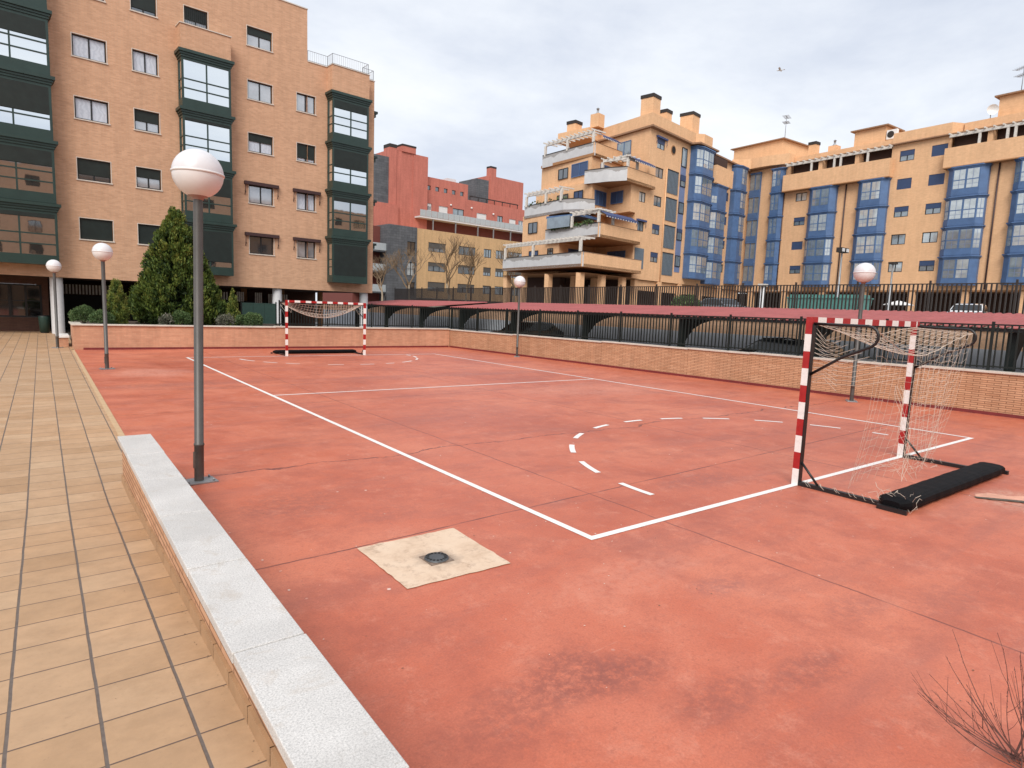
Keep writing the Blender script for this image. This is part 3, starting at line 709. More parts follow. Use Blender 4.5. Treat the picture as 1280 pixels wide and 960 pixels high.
# ------------------------------------------------------------------ goals
def make_goal(label, loc, rz, scale=1):
    g_ = thing('handball_goal', label, 'goal', loc, rz, 'red and white goals'); hw, H, t = 1.54, 2.08, .04
    for x in (-hw, hw): MB().box(x-t,x+t,-t,t,0,2.08).build('post', M['post_bands'], g_)
    MB().box(-hw+t+.001,hw-t-.001,-t,t,H-2*t,H-.001).build('crossbar', M['bar_bands'], g_)
    # local -y is behind the goal mouth
    for s in (-1, 1):
        x = s*hw; mb = MB()
        pts = [(x,-t,2.0),(x,-.55,1.995)]
        for i in range(7):
            a = R(90-150*i/6); pts.append((x, -.66-.12*math.cos(a), 1.875+.12*math.sin(a)))
        pts += [(x,-.4,1.62),(x,-t,1.38)]
        mb.tube(pts, .017, 8); mb.build('bracket', M['black_steel'], g_)
        mb = MB(); mb.box(x-.03,x+.03,-1.02,-t,.0,.05); mb.build('base_bar', M['black_steel'], g_)
        mb = MB(); mb.tube([(x,-t,.3),(x,-.27,.05)], .015, 8); mb.build('strut', M['black_steel'], g_)
        mb = MB(); mb.box(x-.035 if s > 0 else x-.035,x+.035,-t-.012,-t-.001,0,2.0); mb.build('rear_strip', M['black_steel'], g_)
    # padded counterweight lying across the back
    mb = MB(); nseg = 30
    rings = []
    for i in range(nseg+1):
        x = -hw-.1+(2*hw+.26)*i/nseg; e = min(1, min(i, nseg-i)/1.5+.55); bulge = 1+.018*math.sin(i*1.9)-(.045 if i % 7 == 0 else 0)
        ring = []
        for j in range(16):
            a = 2*math.pi*j/16
            yy = -1.13+.172*e*bulge*math.copysign(abs(math.cos(a))**.65, math.cos(a)); zz = .074+.074*e*bulge*math.copysign(abs(math.sin(a))**.65, math.sin(a))
            ring.append((x, yy, max(.004, zz)))
        rings.append(ring)
    for a, b in zip(rings[:-1], rings[1:]):
        for j in range(16): mb.poly([a[j], b[j], b[(j+1)%16], a[(j+1)%16]], True)
    mb.poly(rings[0]); mb.poly(rings[-1][::-1]); mb.build('counterweight_pad', M['pad'], g_)
    mb = MB(); mb.box(-hw-.14,-hw-.1,-1.3,-1.0,.0,.05); mb.box(hw+.16,hw+.22,-1.3,-1.22,.0,.05); mb.build('pad_end', M['black_steel'], g_)
    return g_, hw, H
rn = random.Random(5)
def net_near(g_, hw):
    mb = MB(); r_ = .0021
    # roof sheet sags from the crossbar to the rear cord; the right side still hangs, the left has torn loose and is bunched
    def roof(u, v):     # u across 0..1, v back 0..1
        x = -hw+.05+(2*hw-.1)*u; y = -.05-.70*v
        z = 1.99-.34*math.sin(math.pi*min(1,u))*(.25+.75*math.sin(math.pi*.5*(v+.15)))*(.55+.45*math.sin(3*u+1))-.05*v
        return Vector((x+.02*math.sin(9*v+5*u), y, z))
    nu, nv = 26, 8
    for i in range(nu+1):
        mb.tube([roof(i/nu+.010*math.sin(3*i+j), j/nv) for j in range(nv+1)], r_, 4, False)
    for j in range(nv+1):
        mb.tube([roof(i/nu, j/nv+.014*math.sin(2*i+j)) for i in range(nu+1)], r_*(1.9 if j in (0, nv) else 1), 4, False)
    # right side curtain: from the bracket tip down to the foot of the post, slanting
    def side(u, v):
        top = Vector((hw, -.06-.66*u, 1.98-.03*u)); bot = Vector((hw-.02+.03*math.sin(7*u), -.06-.40*u**1.2, .05+.15*u))
        p = top.lerp(bot, v); p.y += .12*math.sin(math.pi*v)*u; p.x += .03*math.sin(6*v+4*u); return p
    for i in range(8): mb.tube([side(i/7, j/20) for j in range(21)], r_, 4, False)
    for j in range(21): mb.tube([side(i/7, j/20+.012*math.sin(i*2+j)) for i in range(8)], r_, 4, False)
    # back curtain: hanging from the rear cord
    def back(u, v):
        top = roof(u, 1.0); x = top.x
        b = Vector((x*.93+.03, -.55+.12*math.sin(8*u), .06))
        p = top.lerp(b, v); p.y += -.05*math.sin(math.pi*v); p.x += .02*math.sin(5*v+17*u); return p
    for i in range(20): mb.tube([back(i/19, j/15) for j in range(16)], r_*.62, 4, False)
    for j in range(15): mb.tube([back(i/19, j/15+.015*math.sin(i*1.7+j)) for i in range(20)], r_*.62, 4, False)
    # bunched rope hanging down inside and threads along the left bracket
    for k_ in range(5):
        x0 = -.35+.05*k_
        mb.tube([(x0+.10*math.sin(j*.7+k_)*j/14+.25*j/14*.3, -.55-.2*j/14+.03*math.sin(j+k_), 1.25-1.2*j/14) for j in range(15)], r_*1.1, 4, False)
    for k_ in range(12):
        a = Vector((-hw+.05, -.05, 1.95-.06*k_)); b = Vector((-hw+.1+.06*k_, -.15-.06*k_, 1.9-.045*k_)); mid = (a+b)/2+Vector((.03,0,-.08))
        mb.tube([a, mid, b], r_, 4, False); mb.tube([a, a+Vector((.02,-.12,-.15+.02*k_)), a+Vector((.05,-.28,-.08))], r_, 4, False)
    # strands wound along the base bar, and a tangle at the pad end
    for s, y0, y1 in ((-1,-.05,-1.0),(-1,-.1,-.9),(1,-.1,-.6)):
        mb.tube([(s*hw+.045*math.cos(j*1.3), y0+(y1-y0)*j/24, .035+.035*math.sin(j*1.3)+.01) for j in range(25)], r_, 4, False)
    for k_ in range(16):
        c0 = Vector((-hw+.02+rn.uniform(-.08,.14), -1.12+rn.uniform(-.16,.12), .04)); pts = [c0]
        for _ in range(5): pts.append(pts[-1]+Vector((rn.uniform(-.07,.07), rn.uniform(-.07,.07), rn.uniform(-.03,.07))))
        for p in pts: p.z = max(.012, min(.21, p.z))
        mb.tube(pts, r_, 4, False)
    for k_ in range(26):
        c0 = Vector((rn.uniform(hw-1.3,hw-.15), rn.uniform(-.62,-.1), .012)); c1__ = c0+Vector((rn.uniform(-.3,.3), rn.uniform(-.15,.15), 0))
        mb.tube([c0, (c0+c1__)/2+Vector((rn.uniform(-.08,.08), rn.uniform(-.08,.08), .03)), c1__], r_, 4, False)
    mb.build('net', M['net'], g_)
def net_far(g_, hw):
    mb = MB(); r_ = .005
    def roof(u, v):
        x = -hw+.05+(2*hw-.1)*u; sag = .62*math.sin(math.pi*u)**.8
        return Vector((x, -.05-.7*v, 1.98-.02*v-sag*(.12+.88*math.sin(math.pi*v*.75))*.85))
    for i in range(27): mb.tube([roof(i/26, j/9) for j in range(10)], r_, 4, False)
    for j in range(10): mb.tube([roof(i/26, j/9) for i in range(27)], r_*(1.6 if j in (0,9,6) else 1), 4, False)
    for s in (-1, 1):
        mb.tube([(s*(hw-.05),-.05,1.8),(s*(hw-.2),-.1,1.62),(s*(hw-.28),-.3,1.85)], r_, 4, False)
        mb.tube([(s*(hw-.02),-.06,1.62),(s*(hw+.02),-.4,1.78),(s*hw,-.7,1.9)], r_, 4, False)
    mb.build('net', M['net'], g_)
ga, hw_, H_ = make_goal('red and white goal close to the camera, with torn net and black pad', (5.109,.04,0), 0)
net_near(ga, hw_)
gb, hw_, H_ = make_goal('red and white goal at the far end in front of the brick planter wall', (4.93,Lc-.02,0), math.pi)
net_far(gb, hw_)

# ------------------------------------------------------------------ vegetation
import numpy as np
def leaf_mesh(name, cards, m, parent):
    """cards: list of (centre, long axis, side axis, tone); each becomes a pointed leaf-spray of two faces"""
    n_ = len(cards); C = np.array([c[0] for c in cards]); A = np.array([c[1] for c in cards]); S = np.array([c[2] for c in cards]); T = np.array([c[3] for c in cards])
    V = np.empty((n_,4,3)); V[:,0] = C-A*.5; V[:,1] = C+S*.5+A*.05; V[:,2] = C+A*.5; V[:,3] = C-S*.5+A*.05
    me = bpy.data.meshes.new(name); me.from_pydata(V.reshape(-1,3).tolist(), [], np.arange(n_*4).reshape(-1,4).tolist())
    at = me.attributes.new('leaf_tone', 'FLOAT', 'FACE'); at.data.foreach_set('value', np.clip(T,0,1))
    me.materials.append(m); o = bpy.data.objects.new(name, me); col.objects.link(o); o.parent = parent
    return o
def conifer(label, loc, H, Rad, nclump, ncard, m, seed, size=.2, power=1.0, group=None, name='conifer_tree'):
    r = thing(name, label, 'tree', loc, 0, group); rg = np.random.default_rng(seed)
    mb = MB(); mb.tube([(0,0,-.02),(0.02,0,H*.45),(0,0,H*.93)], .11*Rad/1.8+.02, 8, True, .012); mb.build('trunk', M['bark_dark'], r)
    cards = []
    for i in range(nclump):
        t = rg.random()**1.35                      # more clumps low down
        z = H*(.03+.95*t); prof = Rad*min(1, (1-t)**power*1.10+.02)*(1 if t > .10 else .80+2*t)
        a = rg.random()*2*math.pi; rr = prof*(1-.30*rg.random()**2)*(1+.09*math.sin(3*a+seed)*math.sin(5*t*3+a))
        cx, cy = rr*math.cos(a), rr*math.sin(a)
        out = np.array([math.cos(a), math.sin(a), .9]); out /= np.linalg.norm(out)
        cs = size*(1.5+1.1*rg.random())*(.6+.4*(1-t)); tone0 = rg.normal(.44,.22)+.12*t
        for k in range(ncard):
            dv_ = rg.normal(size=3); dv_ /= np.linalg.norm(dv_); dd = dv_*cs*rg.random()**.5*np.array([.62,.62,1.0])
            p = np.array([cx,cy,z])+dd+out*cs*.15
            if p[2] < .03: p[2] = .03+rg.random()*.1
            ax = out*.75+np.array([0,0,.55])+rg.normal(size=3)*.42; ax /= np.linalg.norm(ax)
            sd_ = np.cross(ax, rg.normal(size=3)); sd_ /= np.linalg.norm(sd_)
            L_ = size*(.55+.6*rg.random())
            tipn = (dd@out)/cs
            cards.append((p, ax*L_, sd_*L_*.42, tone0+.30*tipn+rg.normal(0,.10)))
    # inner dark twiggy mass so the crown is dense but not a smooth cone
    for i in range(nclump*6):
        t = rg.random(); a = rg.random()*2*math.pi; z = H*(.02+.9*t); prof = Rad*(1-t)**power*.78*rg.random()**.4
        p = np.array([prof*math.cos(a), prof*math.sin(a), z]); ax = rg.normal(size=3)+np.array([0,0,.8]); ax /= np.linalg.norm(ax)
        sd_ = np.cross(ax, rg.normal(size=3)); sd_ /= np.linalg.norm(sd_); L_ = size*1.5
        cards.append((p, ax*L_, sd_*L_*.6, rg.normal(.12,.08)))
    leaf_mesh('crown', cards, m, r); return r
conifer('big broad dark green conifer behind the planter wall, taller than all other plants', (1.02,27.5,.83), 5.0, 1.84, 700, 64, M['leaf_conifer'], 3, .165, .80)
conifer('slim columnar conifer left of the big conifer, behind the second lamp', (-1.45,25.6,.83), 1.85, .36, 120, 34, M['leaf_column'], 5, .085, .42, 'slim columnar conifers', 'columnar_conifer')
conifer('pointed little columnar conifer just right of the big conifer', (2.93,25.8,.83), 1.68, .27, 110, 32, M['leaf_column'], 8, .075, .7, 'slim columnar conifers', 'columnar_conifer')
def bush(label, loc, rx, rz_, m, ncard, seed, size=.06, name='clipped_bush', group='rounded bushes in the planter', loose=0):
    r = thing(name, label, 'bush', loc, 0, group); rg = np.random.default_rng(seed)
    mb = MB(); 
    for k in range(5):
        a = k*1.3; mb.tube([(0,0,-.02),(.4*rx*math.cos(a),.4*rx*math.sin(a),rz_*1.0)], .018, 5, True, .006)
    mb.build('stem', M['bark_dark'], r); cards = []
    for i in range(ncard):
        dv_ = rg.normal(size=3); dv_ /= np.linalg.norm(dv_)
        if dv_[2] < -.55: dv_[2] *= -.5
        b_ = 1+.07*math.sin(5*dv_[0]+seed)+.06*math.sin(6*dv_[1]*2+4*dv_[2])
        sc_ = (1-.35*rg.random()**2.2)*b_+loose*rg.normal()*.25
        p = np.array([dv_[0]*rx*sc_, dv_[1]*rx*sc_, max(.02, rz_*.85+dv_[2]*rz_*sc_)])
        ax = dv_*.8+np.array([0,0,.3])+rg.normal(size=3)*.5; ax /= np.linalg.norm(ax); sd_ = np.cross(ax, rg.normal(size=3)); sd_ /= np.linalg.norm(sd_)
        L_ = size*(.7+.7*rg.random()); cards.append((p, ax*L_, sd_*L_*.5, rg.normal(.45,.2)+.25*(sc_-.85)))
    leaf_mesh('crown', cards, m, r)
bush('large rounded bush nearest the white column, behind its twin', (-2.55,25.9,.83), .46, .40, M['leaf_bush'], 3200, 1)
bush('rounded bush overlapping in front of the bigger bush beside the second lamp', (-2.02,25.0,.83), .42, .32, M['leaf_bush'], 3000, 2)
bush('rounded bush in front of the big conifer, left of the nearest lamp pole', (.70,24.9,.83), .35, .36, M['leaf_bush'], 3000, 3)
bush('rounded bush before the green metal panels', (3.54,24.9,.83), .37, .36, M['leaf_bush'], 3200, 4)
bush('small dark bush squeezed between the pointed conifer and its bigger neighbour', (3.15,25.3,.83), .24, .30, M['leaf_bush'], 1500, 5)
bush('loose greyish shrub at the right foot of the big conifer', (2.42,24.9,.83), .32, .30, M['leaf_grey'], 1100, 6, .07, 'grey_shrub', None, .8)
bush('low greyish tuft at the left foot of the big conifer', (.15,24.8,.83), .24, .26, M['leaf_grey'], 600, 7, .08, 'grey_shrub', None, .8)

def bare_tree(label, loc, H, seed, group, spread=.42):
    r = thing('bare_tree', label, 'tree', loc, 0, group); rg = random.Random(seed); tr_ = MB(); br = MB()
    def grow(p, d, L_, rad, lev):
        pts = [p]; dd = d.copy(); k = 4
        for i in range(k):
            dd = (dd+Vector((rg.gauss(0,.10),rg.gauss(0,.10),.06))).normalized(); pts.append(pts[-1]+dd*L_/k)
        (tr_ if lev == 0 else br).tube(pts, rad, 6 if lev < 2 else 3, False, rad*.6)
        if lev >= 5: return
        nb = 3 if lev < 2 else rg.choice((3,3,4))
        for b in range(nb):
            q_ = pts[-1] if b < 2 else pts[rg.choice((2,3))]
            a = rg.uniform(0, 6.283); s_ = spread*rg.uniform(.7,1.5)
            nd = (dd+Vector((math.cos(a)*s_*1.5, math.sin(a)*s_*1.5, rg.uniform(-.1,.35)))).normalized()
            grow(q_, nd, L_*rg.uniform(.62,.80), max(.017, rad*.6), lev+1)
    grow(Vector((0,0,-.05)), Vector((0,0,1)), H*.27, H*.017, 0)
    tr_.build('trunk', M['bark'], r); br.build('crown', M['branch'], r)
gt = 'bare street trees before the far housing block'
bare_tree('bare winter tree in front of the dark slate facade', (34.4,69.5,2.0), 10.4, 21, gt)
bare_tree('tall bare winter tree with forked pale trunk before the yellow facade', (40.2,69.0,2.0), 12.4, 32, gt)
bare_tree('thin bare winter tree just right of the forked one', (43.6,70.5,2.0), 11.0, 43, gt)
bare_tree('bare winter tree partly hidden by the stepped terraces block', (51.5,69.6,2.0), 12.5, 54, gt)
bare_tree('leaning bare winter tree beside the edge of the green bay building', (31.0,70.2,2.0), 9.0, 65, gt, .55)
# street hedge seen through the railing
bush('dark hedge bush on the street behind the brown railing, below the blue bays', (23.4,17.2,2.1), .75, .55, M['leaf_bush'], 1500, 9, .14, 'street_bush', None, .3)

# dry twiggy shrub by the lower right corner
ts = thing('twiggy_shrub', 'bare dry shrub with thin dark stems in the bottom right foreground', 'shrub', (-.27,-3.17,0))
rg = random.Random(77); mb = MB(); tw = MB()
vr = Vector((.797,-.604,0)); vf = Vector((.604,.797,0))      # spread directions
for i in range(25):
    a = rg.uniform(-1.4,.6); L_ = rg.uniform(.30,.74); up_ = rg.uniform(.45,1.0)
    dirn = (vr*math.sin(a)*1.0+vf*rg.uniform(-.15,.45)+Vector((0,0,up_*math.cos(a)+.12))).normalized()
    p = Vector((rg.uniform(-.05,.05), rg.uniform(-.05,.05), 0)); pts = [p]; dd = dirn.copy()
    for j in range(8):
        dd = (dd+Vector((rg.gauss(0,.06), rg.gauss(0,.06), .06))).normalized(); pts.append(pts[-1]+dd*L_/8)
    mb.tube(pts, rg.uniform(.0022,.0034), 5, True, .0009)
    for b in range(rg.choice((0,1,2,2))):
        q_ = pts[rg.randint(3,6)]; nd = (dd+Vector((rg.gauss(0,.5),rg.gauss(0,.5),.2))).normalized()
        mb.tube([q_, q_+nd*.05, q_+nd*.10+Vector((0,0,.02)), q_+nd*.16+Vector((0,0,.045))], .0012, 4, True, .0007)
    for j in range(9):                                        # buds along the stem ends
        k_ = rg.uniform(4.5,7.9); a0 = pts[int(k_)].lerp(pts[int(k_)+1], k_-int(k_)); s_ = .0035
        mb.tube([a0+Vector((rg.uniform(-.002,.002),rg.uniform(-.002,.002),0)), a0+dd*.006+Vector((rg.uniform(-s_,s_),rg.uniform(-s_,s_),.002))], .0018, 4, True, .0006)
mb.build('stems', M['twig'], ts)

# ------------------------------------------------------------------ building kit
def facade(mb, x0, x1, z0, z1, holes, y=0, depth=.2):
    hs = [(max(a,x0),min(b,x1),max(c,z0),min(d_,z1)) for a,b,c,d_ in holes if b > x0 and a < x1 and d_ > z0 and c < z1]
    xs_ = sorted({x0,x1,*[q for h_ in hs for q in h_[:2]]}); zs_ = sorted({z0,z1,*[q for h_ in hs for q in h_[2:]]})
    for xa, xb in zip(xs_[:-1], xs_[1:]):
        for za, zb in zip(zs_[:-1], zs_[1:]):
            cx, cz = (xa+xb)/2, (za+zb)/2
            if any(a < cx < b and c < cz < d_ for a,b,c,d_ in hs): continue
            mb.poly([(xa,y,za),(xb,y,za),(xb,y,zb),(xa,y,zb)])
    for a,b,c,d_ in hs:
        e = y+depth
        mb.poly([(a,y,c),(a,e,c),(b,e,c),(b,y,c)]); mb.poly([(a,y,d_),(b,y,d_),(b,e,d_),(a,e,d_)])
        mb.poly([(a,y,c),(a,y,d_),(a,e,d_),(a,e,c)]); mb.poly([(b,y,c),(b,e,c),(b,e,d_),(b,y,d_)])
def window(root, x0, x1, z0, z1, y, off, frame, glass_m, shutter=0, shutter_m=None, sill=None, ncol=2, bars=(), fr=.06, awning=None, surround=None):
    """a framed window standing at depth y inside its opening; returns the window part"""
    dx, dz = off
    f = MB(); a, b, c_, d_ = x0+.004, x1-.004, z0+.004, z1-.004; e = y+.06
    f.box(a,b,y,e,d_-fr,d_); f.box(a,b,y,e,c_,c_+fr); f.box(a,a+fr,y,e,c_+fr,d_-fr); f.box(b-fr,b,y,e,c_+fr,d_-fr)
    for i in range(1, ncol):
        xm = a+(b-a)*i/ncol; f.box(xm-fr*.6,xm+fr*.6,y+.002,e-.002,c_+fr,d_-fr)
    for t in bars:
        zm = c_+(d_-c_)*t; f.box(a+fr,b-fr,y+.004,e-.004,zm-.02,zm+.02)
    w_ = f.off(dx,0,dz).build('window', frame, root)
    p = MB(); p.poly([(a+fr*.5,y+.035,c_+fr*.5),(b-fr*.5,y+.035,c_+fr*.5),(b-fr*.5,y+.035,d_-fr*.5),(a+fr*.5,y+.035,d_-fr*.5)])
    p.off(dx,0,dz).build('pane', glass_m, w_)
    if shutter > 0:
        zs = d_-(d_-c_)*shutter; s = MB(); zz = d_-.002
        while zz > zs:
            zn = max(zs, zz-.055); s.poly([(a+.015,y-.012,zn),(b-.015,y-.012,zn),(b-.015,y-.022,zz),(a+.015,y-.022,zz)]); s.poly([(a+.015,y-.022,zz),(b-.015,y-.022,zz),(b-.015,y-.012,zz),(a+.015,y-.012,zz)]); zz = zn
        s.off(dx,0,dz).build('shutter', shutter_m, w_)
    if sill:
        s = MB(); s.box(x0-.06,x1+.06,-.05,y-.001,z0-.06,z0-.003); s.off(dx,0,dz).build('sill', sill, w_)
    if surround:
        s = MB(); s.box(x0-.035,x0-.001,-.012,.003,z0-.002,z1+.035); s.box(x1+.001,x1+.035,-.012,.003,z0-.002,z1+.035); s.box(x0,x1,-.012,.003,z1+.002,z1+.035)
        s.off(dx,0,dz).build('surround', surround, w_)
    if awning:
        s = MB(); s.box(x0-.28,x1+.28,-.20,-.012,z1-.02,z1+.16)
        for xx in (x0-.24, x1+.24):
            s.tube([(xx,-.14,z1),(xx,-.10,z1-.35),(xx,-.04,z1-.62)], .018, 6); s.tube([(xx,-.10,z1-.35),(xx+.03,-.12,z1-.5)], .014, 6)
        s.off(dx,0,dz).build('awning', awning, w_)
    return w_

# ------------------------------------------------------------------ pink brick building with green bays
LB = thing('apartment_building', 'pink brick apartment building with dark green metal bay windows on pillars', 'building', (0,34.74,0), .08)
OL = (0,0)
rows = [17.39-2.9*k_ for k_ in range(5)]           # heads of the five rows of windows
hw1 = 1.03
colA, colB, colD, colF = (-2.17,-.76), (.37,1.52), (6.07,7.48), (8.93,10.10)
holes = []
specs = []
for k_ in range(5):
    for cname, cx_ in (('A',colA),('B',colB),('D',colD),('F',colF)):
        if cname == 'F' and k_ == 0: continue
        holes.append((*cx_, rows[k_]-hw1, rows[k_])); specs.append((cname,k_,cx_))
holes.append((2.83,4.0,rows[0]-hw1,rows[0]))
wall = MB()
XL, XM, XR, DP = -16, 9.6, 14.12, 15
facade(wall, XL, XM, 2.8, 19.36, holes); facade(wall, XM, XR, 2.8, 16.42, holes)
wall.poly([(XM,0,16.42),(XM,DP,16.42),(XM,DP,19.36),(XM,0,19.36)])
wall.poly([(XR,0,2.8),(XR,DP,2.8),(XR,DP,16.42),(XR,0,16.42)])
wall.poly([(XL,0,19.36),(XM,0,19.36),(XM,DP,19.36),(XL,DP,19.36)]); wall.poly([(XM,0,16.42),(XR,0,16.42),(XR,DP,16.42),(XM,DP,16.42)])
wall.poly([(XR,DP,2.8),(XL,DP,2.8),(XL,DP,19.36),(XR,DP,16.42)]); wall.poly([(XL,DP,2.8),(XL,0,2.8),(XL,0,19.36),(XL,DP,19.36)])
# brick breasts above the bays, and the panel under the roof-terrace rail
wall.box(2.44,4.95,-.74,-.002,14.95,16.18); wall.box(10.86,13.36,-.74,-.002,14.95,16.43)
wall.build('wall', M['brick_left'], LB)
MB().poly([(XL,.02,2.82),(XL,DP,2.82),(XR,DP,2.82),(XR,.02,2.82)]) if False else None
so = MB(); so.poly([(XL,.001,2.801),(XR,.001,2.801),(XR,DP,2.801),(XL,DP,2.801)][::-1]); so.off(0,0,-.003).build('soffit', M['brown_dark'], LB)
tr = MB(); tr.box(XL,XM+.03,-.04,.10,19.362,19.42); tr.box(XM+.03,10.84,-.04,.1,16.422,16.47); tr.box(10.83,13.39,-.78,.1,16.432,16.475); tr.box(13.395,XR+.03,-.04,.1,16.422,16.47)
tr.box(2.40,4.99,-.79,-.004,16.182,16.23); tr.build('parapet_coping', M['pale_sill'], LB)
sh = {('A',0):.9,('A',3):.74,('A',4):1,('B',0):.8,('B',2):.55,('B',3):.48,('B',4):1,('D',0):.40,('D',2):.42,('F',2):.82}
gl = {('A',1):'glass_net',('A',2):'glass_net',('B',1):'glass_net',('B',2):'glass_curtain',('D',0):'glass_curtain',('D',1):'glass_curtain',('D',2):'glass_net',('D',3):'glass_curtain',('F',1):'glass_curtain',('F',2):'glass_net',('F',3):'glass_net',('F',4):'glass_curtain',('B',3):'glass_curtain'}
for cname, k_, (a, b) in specs:
    aw = M['awning_brown'] if (cname in 'DF' and k_ >= 3) else None
    window(LB, a, b, rows[k_]-hw1, rows[k_], .11, OL, M['frame_black'], M[gl.get((cname,k_),'glass_dark')], sh.get((cname,k_),0), M['shutter'], M['pale_sill'], 2, (), .055, aw, M['pale_sill'])
w0 = window(LB, 2.83, 4.0, rows[0]-hw1, rows[0], .11, OL, M['frame_black'], M['glass_curtain'], .62, M['shutter'], None, 2, (), .05, None, M['pale_sill'])
gr = MB()
for i in range(11): gr.box(2.9+.1*i,2.92+.1*i,.04,.06,rows[0]-hw1,rows[0]-.05)
gr.build('grille', M['frame_black'], w0)

def green_bay(x0, x1, lv, shut, gm, first=1, ncol=2, side_glass=True):
    """one storey of a green metal bay; lv = top of its cornice"""
    y0, y1 = -.75, -.003; zt = lv; zb = lv-2.9+.03
    gz1, gz0 = zt-.50, zt-2.42
    b = MB(); e = .10
    b.box(x0,x1,y0,y1,zb,gz0); b.box(x0,x1,y0,y1,gz1,zt-.37)
    b.box(x0,x0+e,y0,y0+.09,gz0,gz1); b.box(x1-e,x1,y0,y0+.09,gz0,gz1); b.box(x0,x0+.09,y1-.14,y1,gz0,gz1); b.box(x1-.09,x1,y1-.14,y1,gz0,gz1)
    xs_ = [x0+e+(x1-x0-2*e)*i/ncol for i in range(1,ncol)]
    for xm in xs_: b.box(xm-.035,xm+.035,y0+.012,y0+.07,gz0,gz1)
    for t in (.49,.735): 
        zm = gz1-(gz1-gz0)*t; b.box(x0+e,x1-e,y0+.016,y0+.066,zm-.032,zm+.032)
        for xx in (x0+.012, x1-.06): b.box(xx,xx+.048,y0+.09,y1-.14,zm-.03,zm+.03)
    o = b.build('bay_window', M['green_metal'], LB)
    c_ = MB(); c_.box(x0-.16,x1+.16,y0-.17,y1,zt-.15,zt); c_.box(x0-.09,x1+.09,y0-.10,y1,zt-.26,zt-.151); c_.box(x0-.04,x1+.04,y0-.05,y1,zt-.37,zt-.261)
    c_.build('cornice', M['green_metal'], o)
    p = MB(); p.poly([(x0+e*.5,y0+.045,gz0),(x1-e*.5,y0+.045,gz0),(x1-e*.5,y0+.045,gz1),(x0+e*.5,y0+.045,gz1)])
    for xx, fl in ((x0+.04,1),(x1-.04,-1)):
        q_ = [(xx,y1-.1,gz0),(xx,y0+.05,gz0),(xx,y0+.05,gz1),(xx,y1-.1,gz1)]; p.poly(q_ if fl > 0 else q_[::-1])
    p.build('pane', gm, o)
    bk = MB(); bk.poly([(x0+.1,y1,gz0),(x1-.1,y1,gz0),(x1-.1,y1,gz1),(x0+.1,y1,gz1)]); 
    if shut > 0:
        s = MB(); zs = gz1-(gz1-gz0)*shut; zz = gz1
        while zz > zs:
            zn = max(zs, zz-.06); s.poly([(x0+e,y0+.004,zn),(x1-e,y0+.004,zn),(x1-e,y0-.006,zz),(x0+e,y0-.006,zz)]); s.poly([(x0+e,y0-.006,zz),(x1-e,y0-.006,zz),(x1-e,y0+.004,zz),(x0+e,y0+.004,zz)]); zz = zn
        s.build('shutter', M['shutter'], o)
    return o
lvl = [14.92-2.9*i for i in range(4)]
for (x0,x1,shs,gms) in ((2.46,4.92,(0,.08,.50,.86),('glass_sky','glass_sky','glass_warm','glass_warm')), (10.88,13.33,(.24,.56,.12,1),('glass_sky','glass_sky','glass_warm','glass_warm'))):
    for z_, s_, gmn in zip(lvl, shs, gms): green_bay(x0, x1, z_, s_, M[gmn])
for z_, s_, gmn in zip([17.82]+lvl, (.1,.40,.64,.36,.10), ('glass_sky','glass_sky','glass_sky','glass_warm','glass_warm')):
    green_bay(-6.05, -3.15, z_, s_, M[gmn], ncol=2); green_bay(-9.2, -6.06, z_, s_, M[gmn], ncol=2)
# bays on the right-hand side wall, seen edge-on
for i, z_ in enumerate(lvl):
    b = MB(); b.box(XR+.003,XR+.62,1.1,4.2,z_-2.87,z_-2.42); b.box(XR+.003,XR+.62,1.1,4.2,z_-.6,z_-.37); b.box(XR+.54,XR+.62,1.1,1.2,z_-2.42,z_-.6); b.box(XR+.003,XR+.1,1.1,1.2,z_-2.42,z_-.6); b.box(XR+.54,XR+.62,4.1,4.2,z_-2.42,z_-.6)
    for t in (1.2,1.75): b.box(XR+.1,XR+.54,1.12,1.17,z_-t-.03,z_-t+.03)
    o = b.build('bay_window', M['green_metal'], LB)
    c_ = MB(); c_.box(XR+.003,XR+.80,.94,4.36,z_-.15,z_); c_.box(XR+.003,XR+.70,1.02,4.28,z_-.37,z_-.151); c_.build('cornice', M['green_metal'], o)
    p = MB(); p.poly([(XR+.05,1.15,z_-2.42),(XR+.58,1.15,z_-2.42),(XR+.58,1.15,z_-.6),(XR+.05,1.15,z_-.6)]); p.poly([(XR+.58,1.15,z_-2.42),(XR+.58,4.15,z_-2.42),(XR+.58,4.15,z_-.6),(XR+.58,1.15,z_-.6)])
    p.build('pane', M['glass_warm'] if i > 1 else M['shutter'], o)
# roof terrace rail
rl = MB()
def rail_run(pts, h=.62, z=16.47, step=.14):
    for (xa,ya),(xb,yb) in zip(pts[:-1], pts[1:]):
        L_ = math.hypot(xb-xa, yb-ya); k_ = max(1, round(L_/step))
        for zz in (z+h, z+.06): rl.tube([(xa,ya,zz),(xb,yb,zz)], .014, 5)
        for i in range(k_+1):
            t = i/k_; x, y = xa+(xb-xa)*t, ya+(yb-ya)*t; rl.tube([(x,y,z),(x,y,z+h)], .018 if i in (0,k_) else .007, 5)
rail_run([(XM+.05,.05),(10.9,.05),(10.9,-.68),(13.3,-.68),(13.3,.05),(XR-.06,.05),(XR-.06,5)])
rl.build('roof_railing', M['galv'], LB)
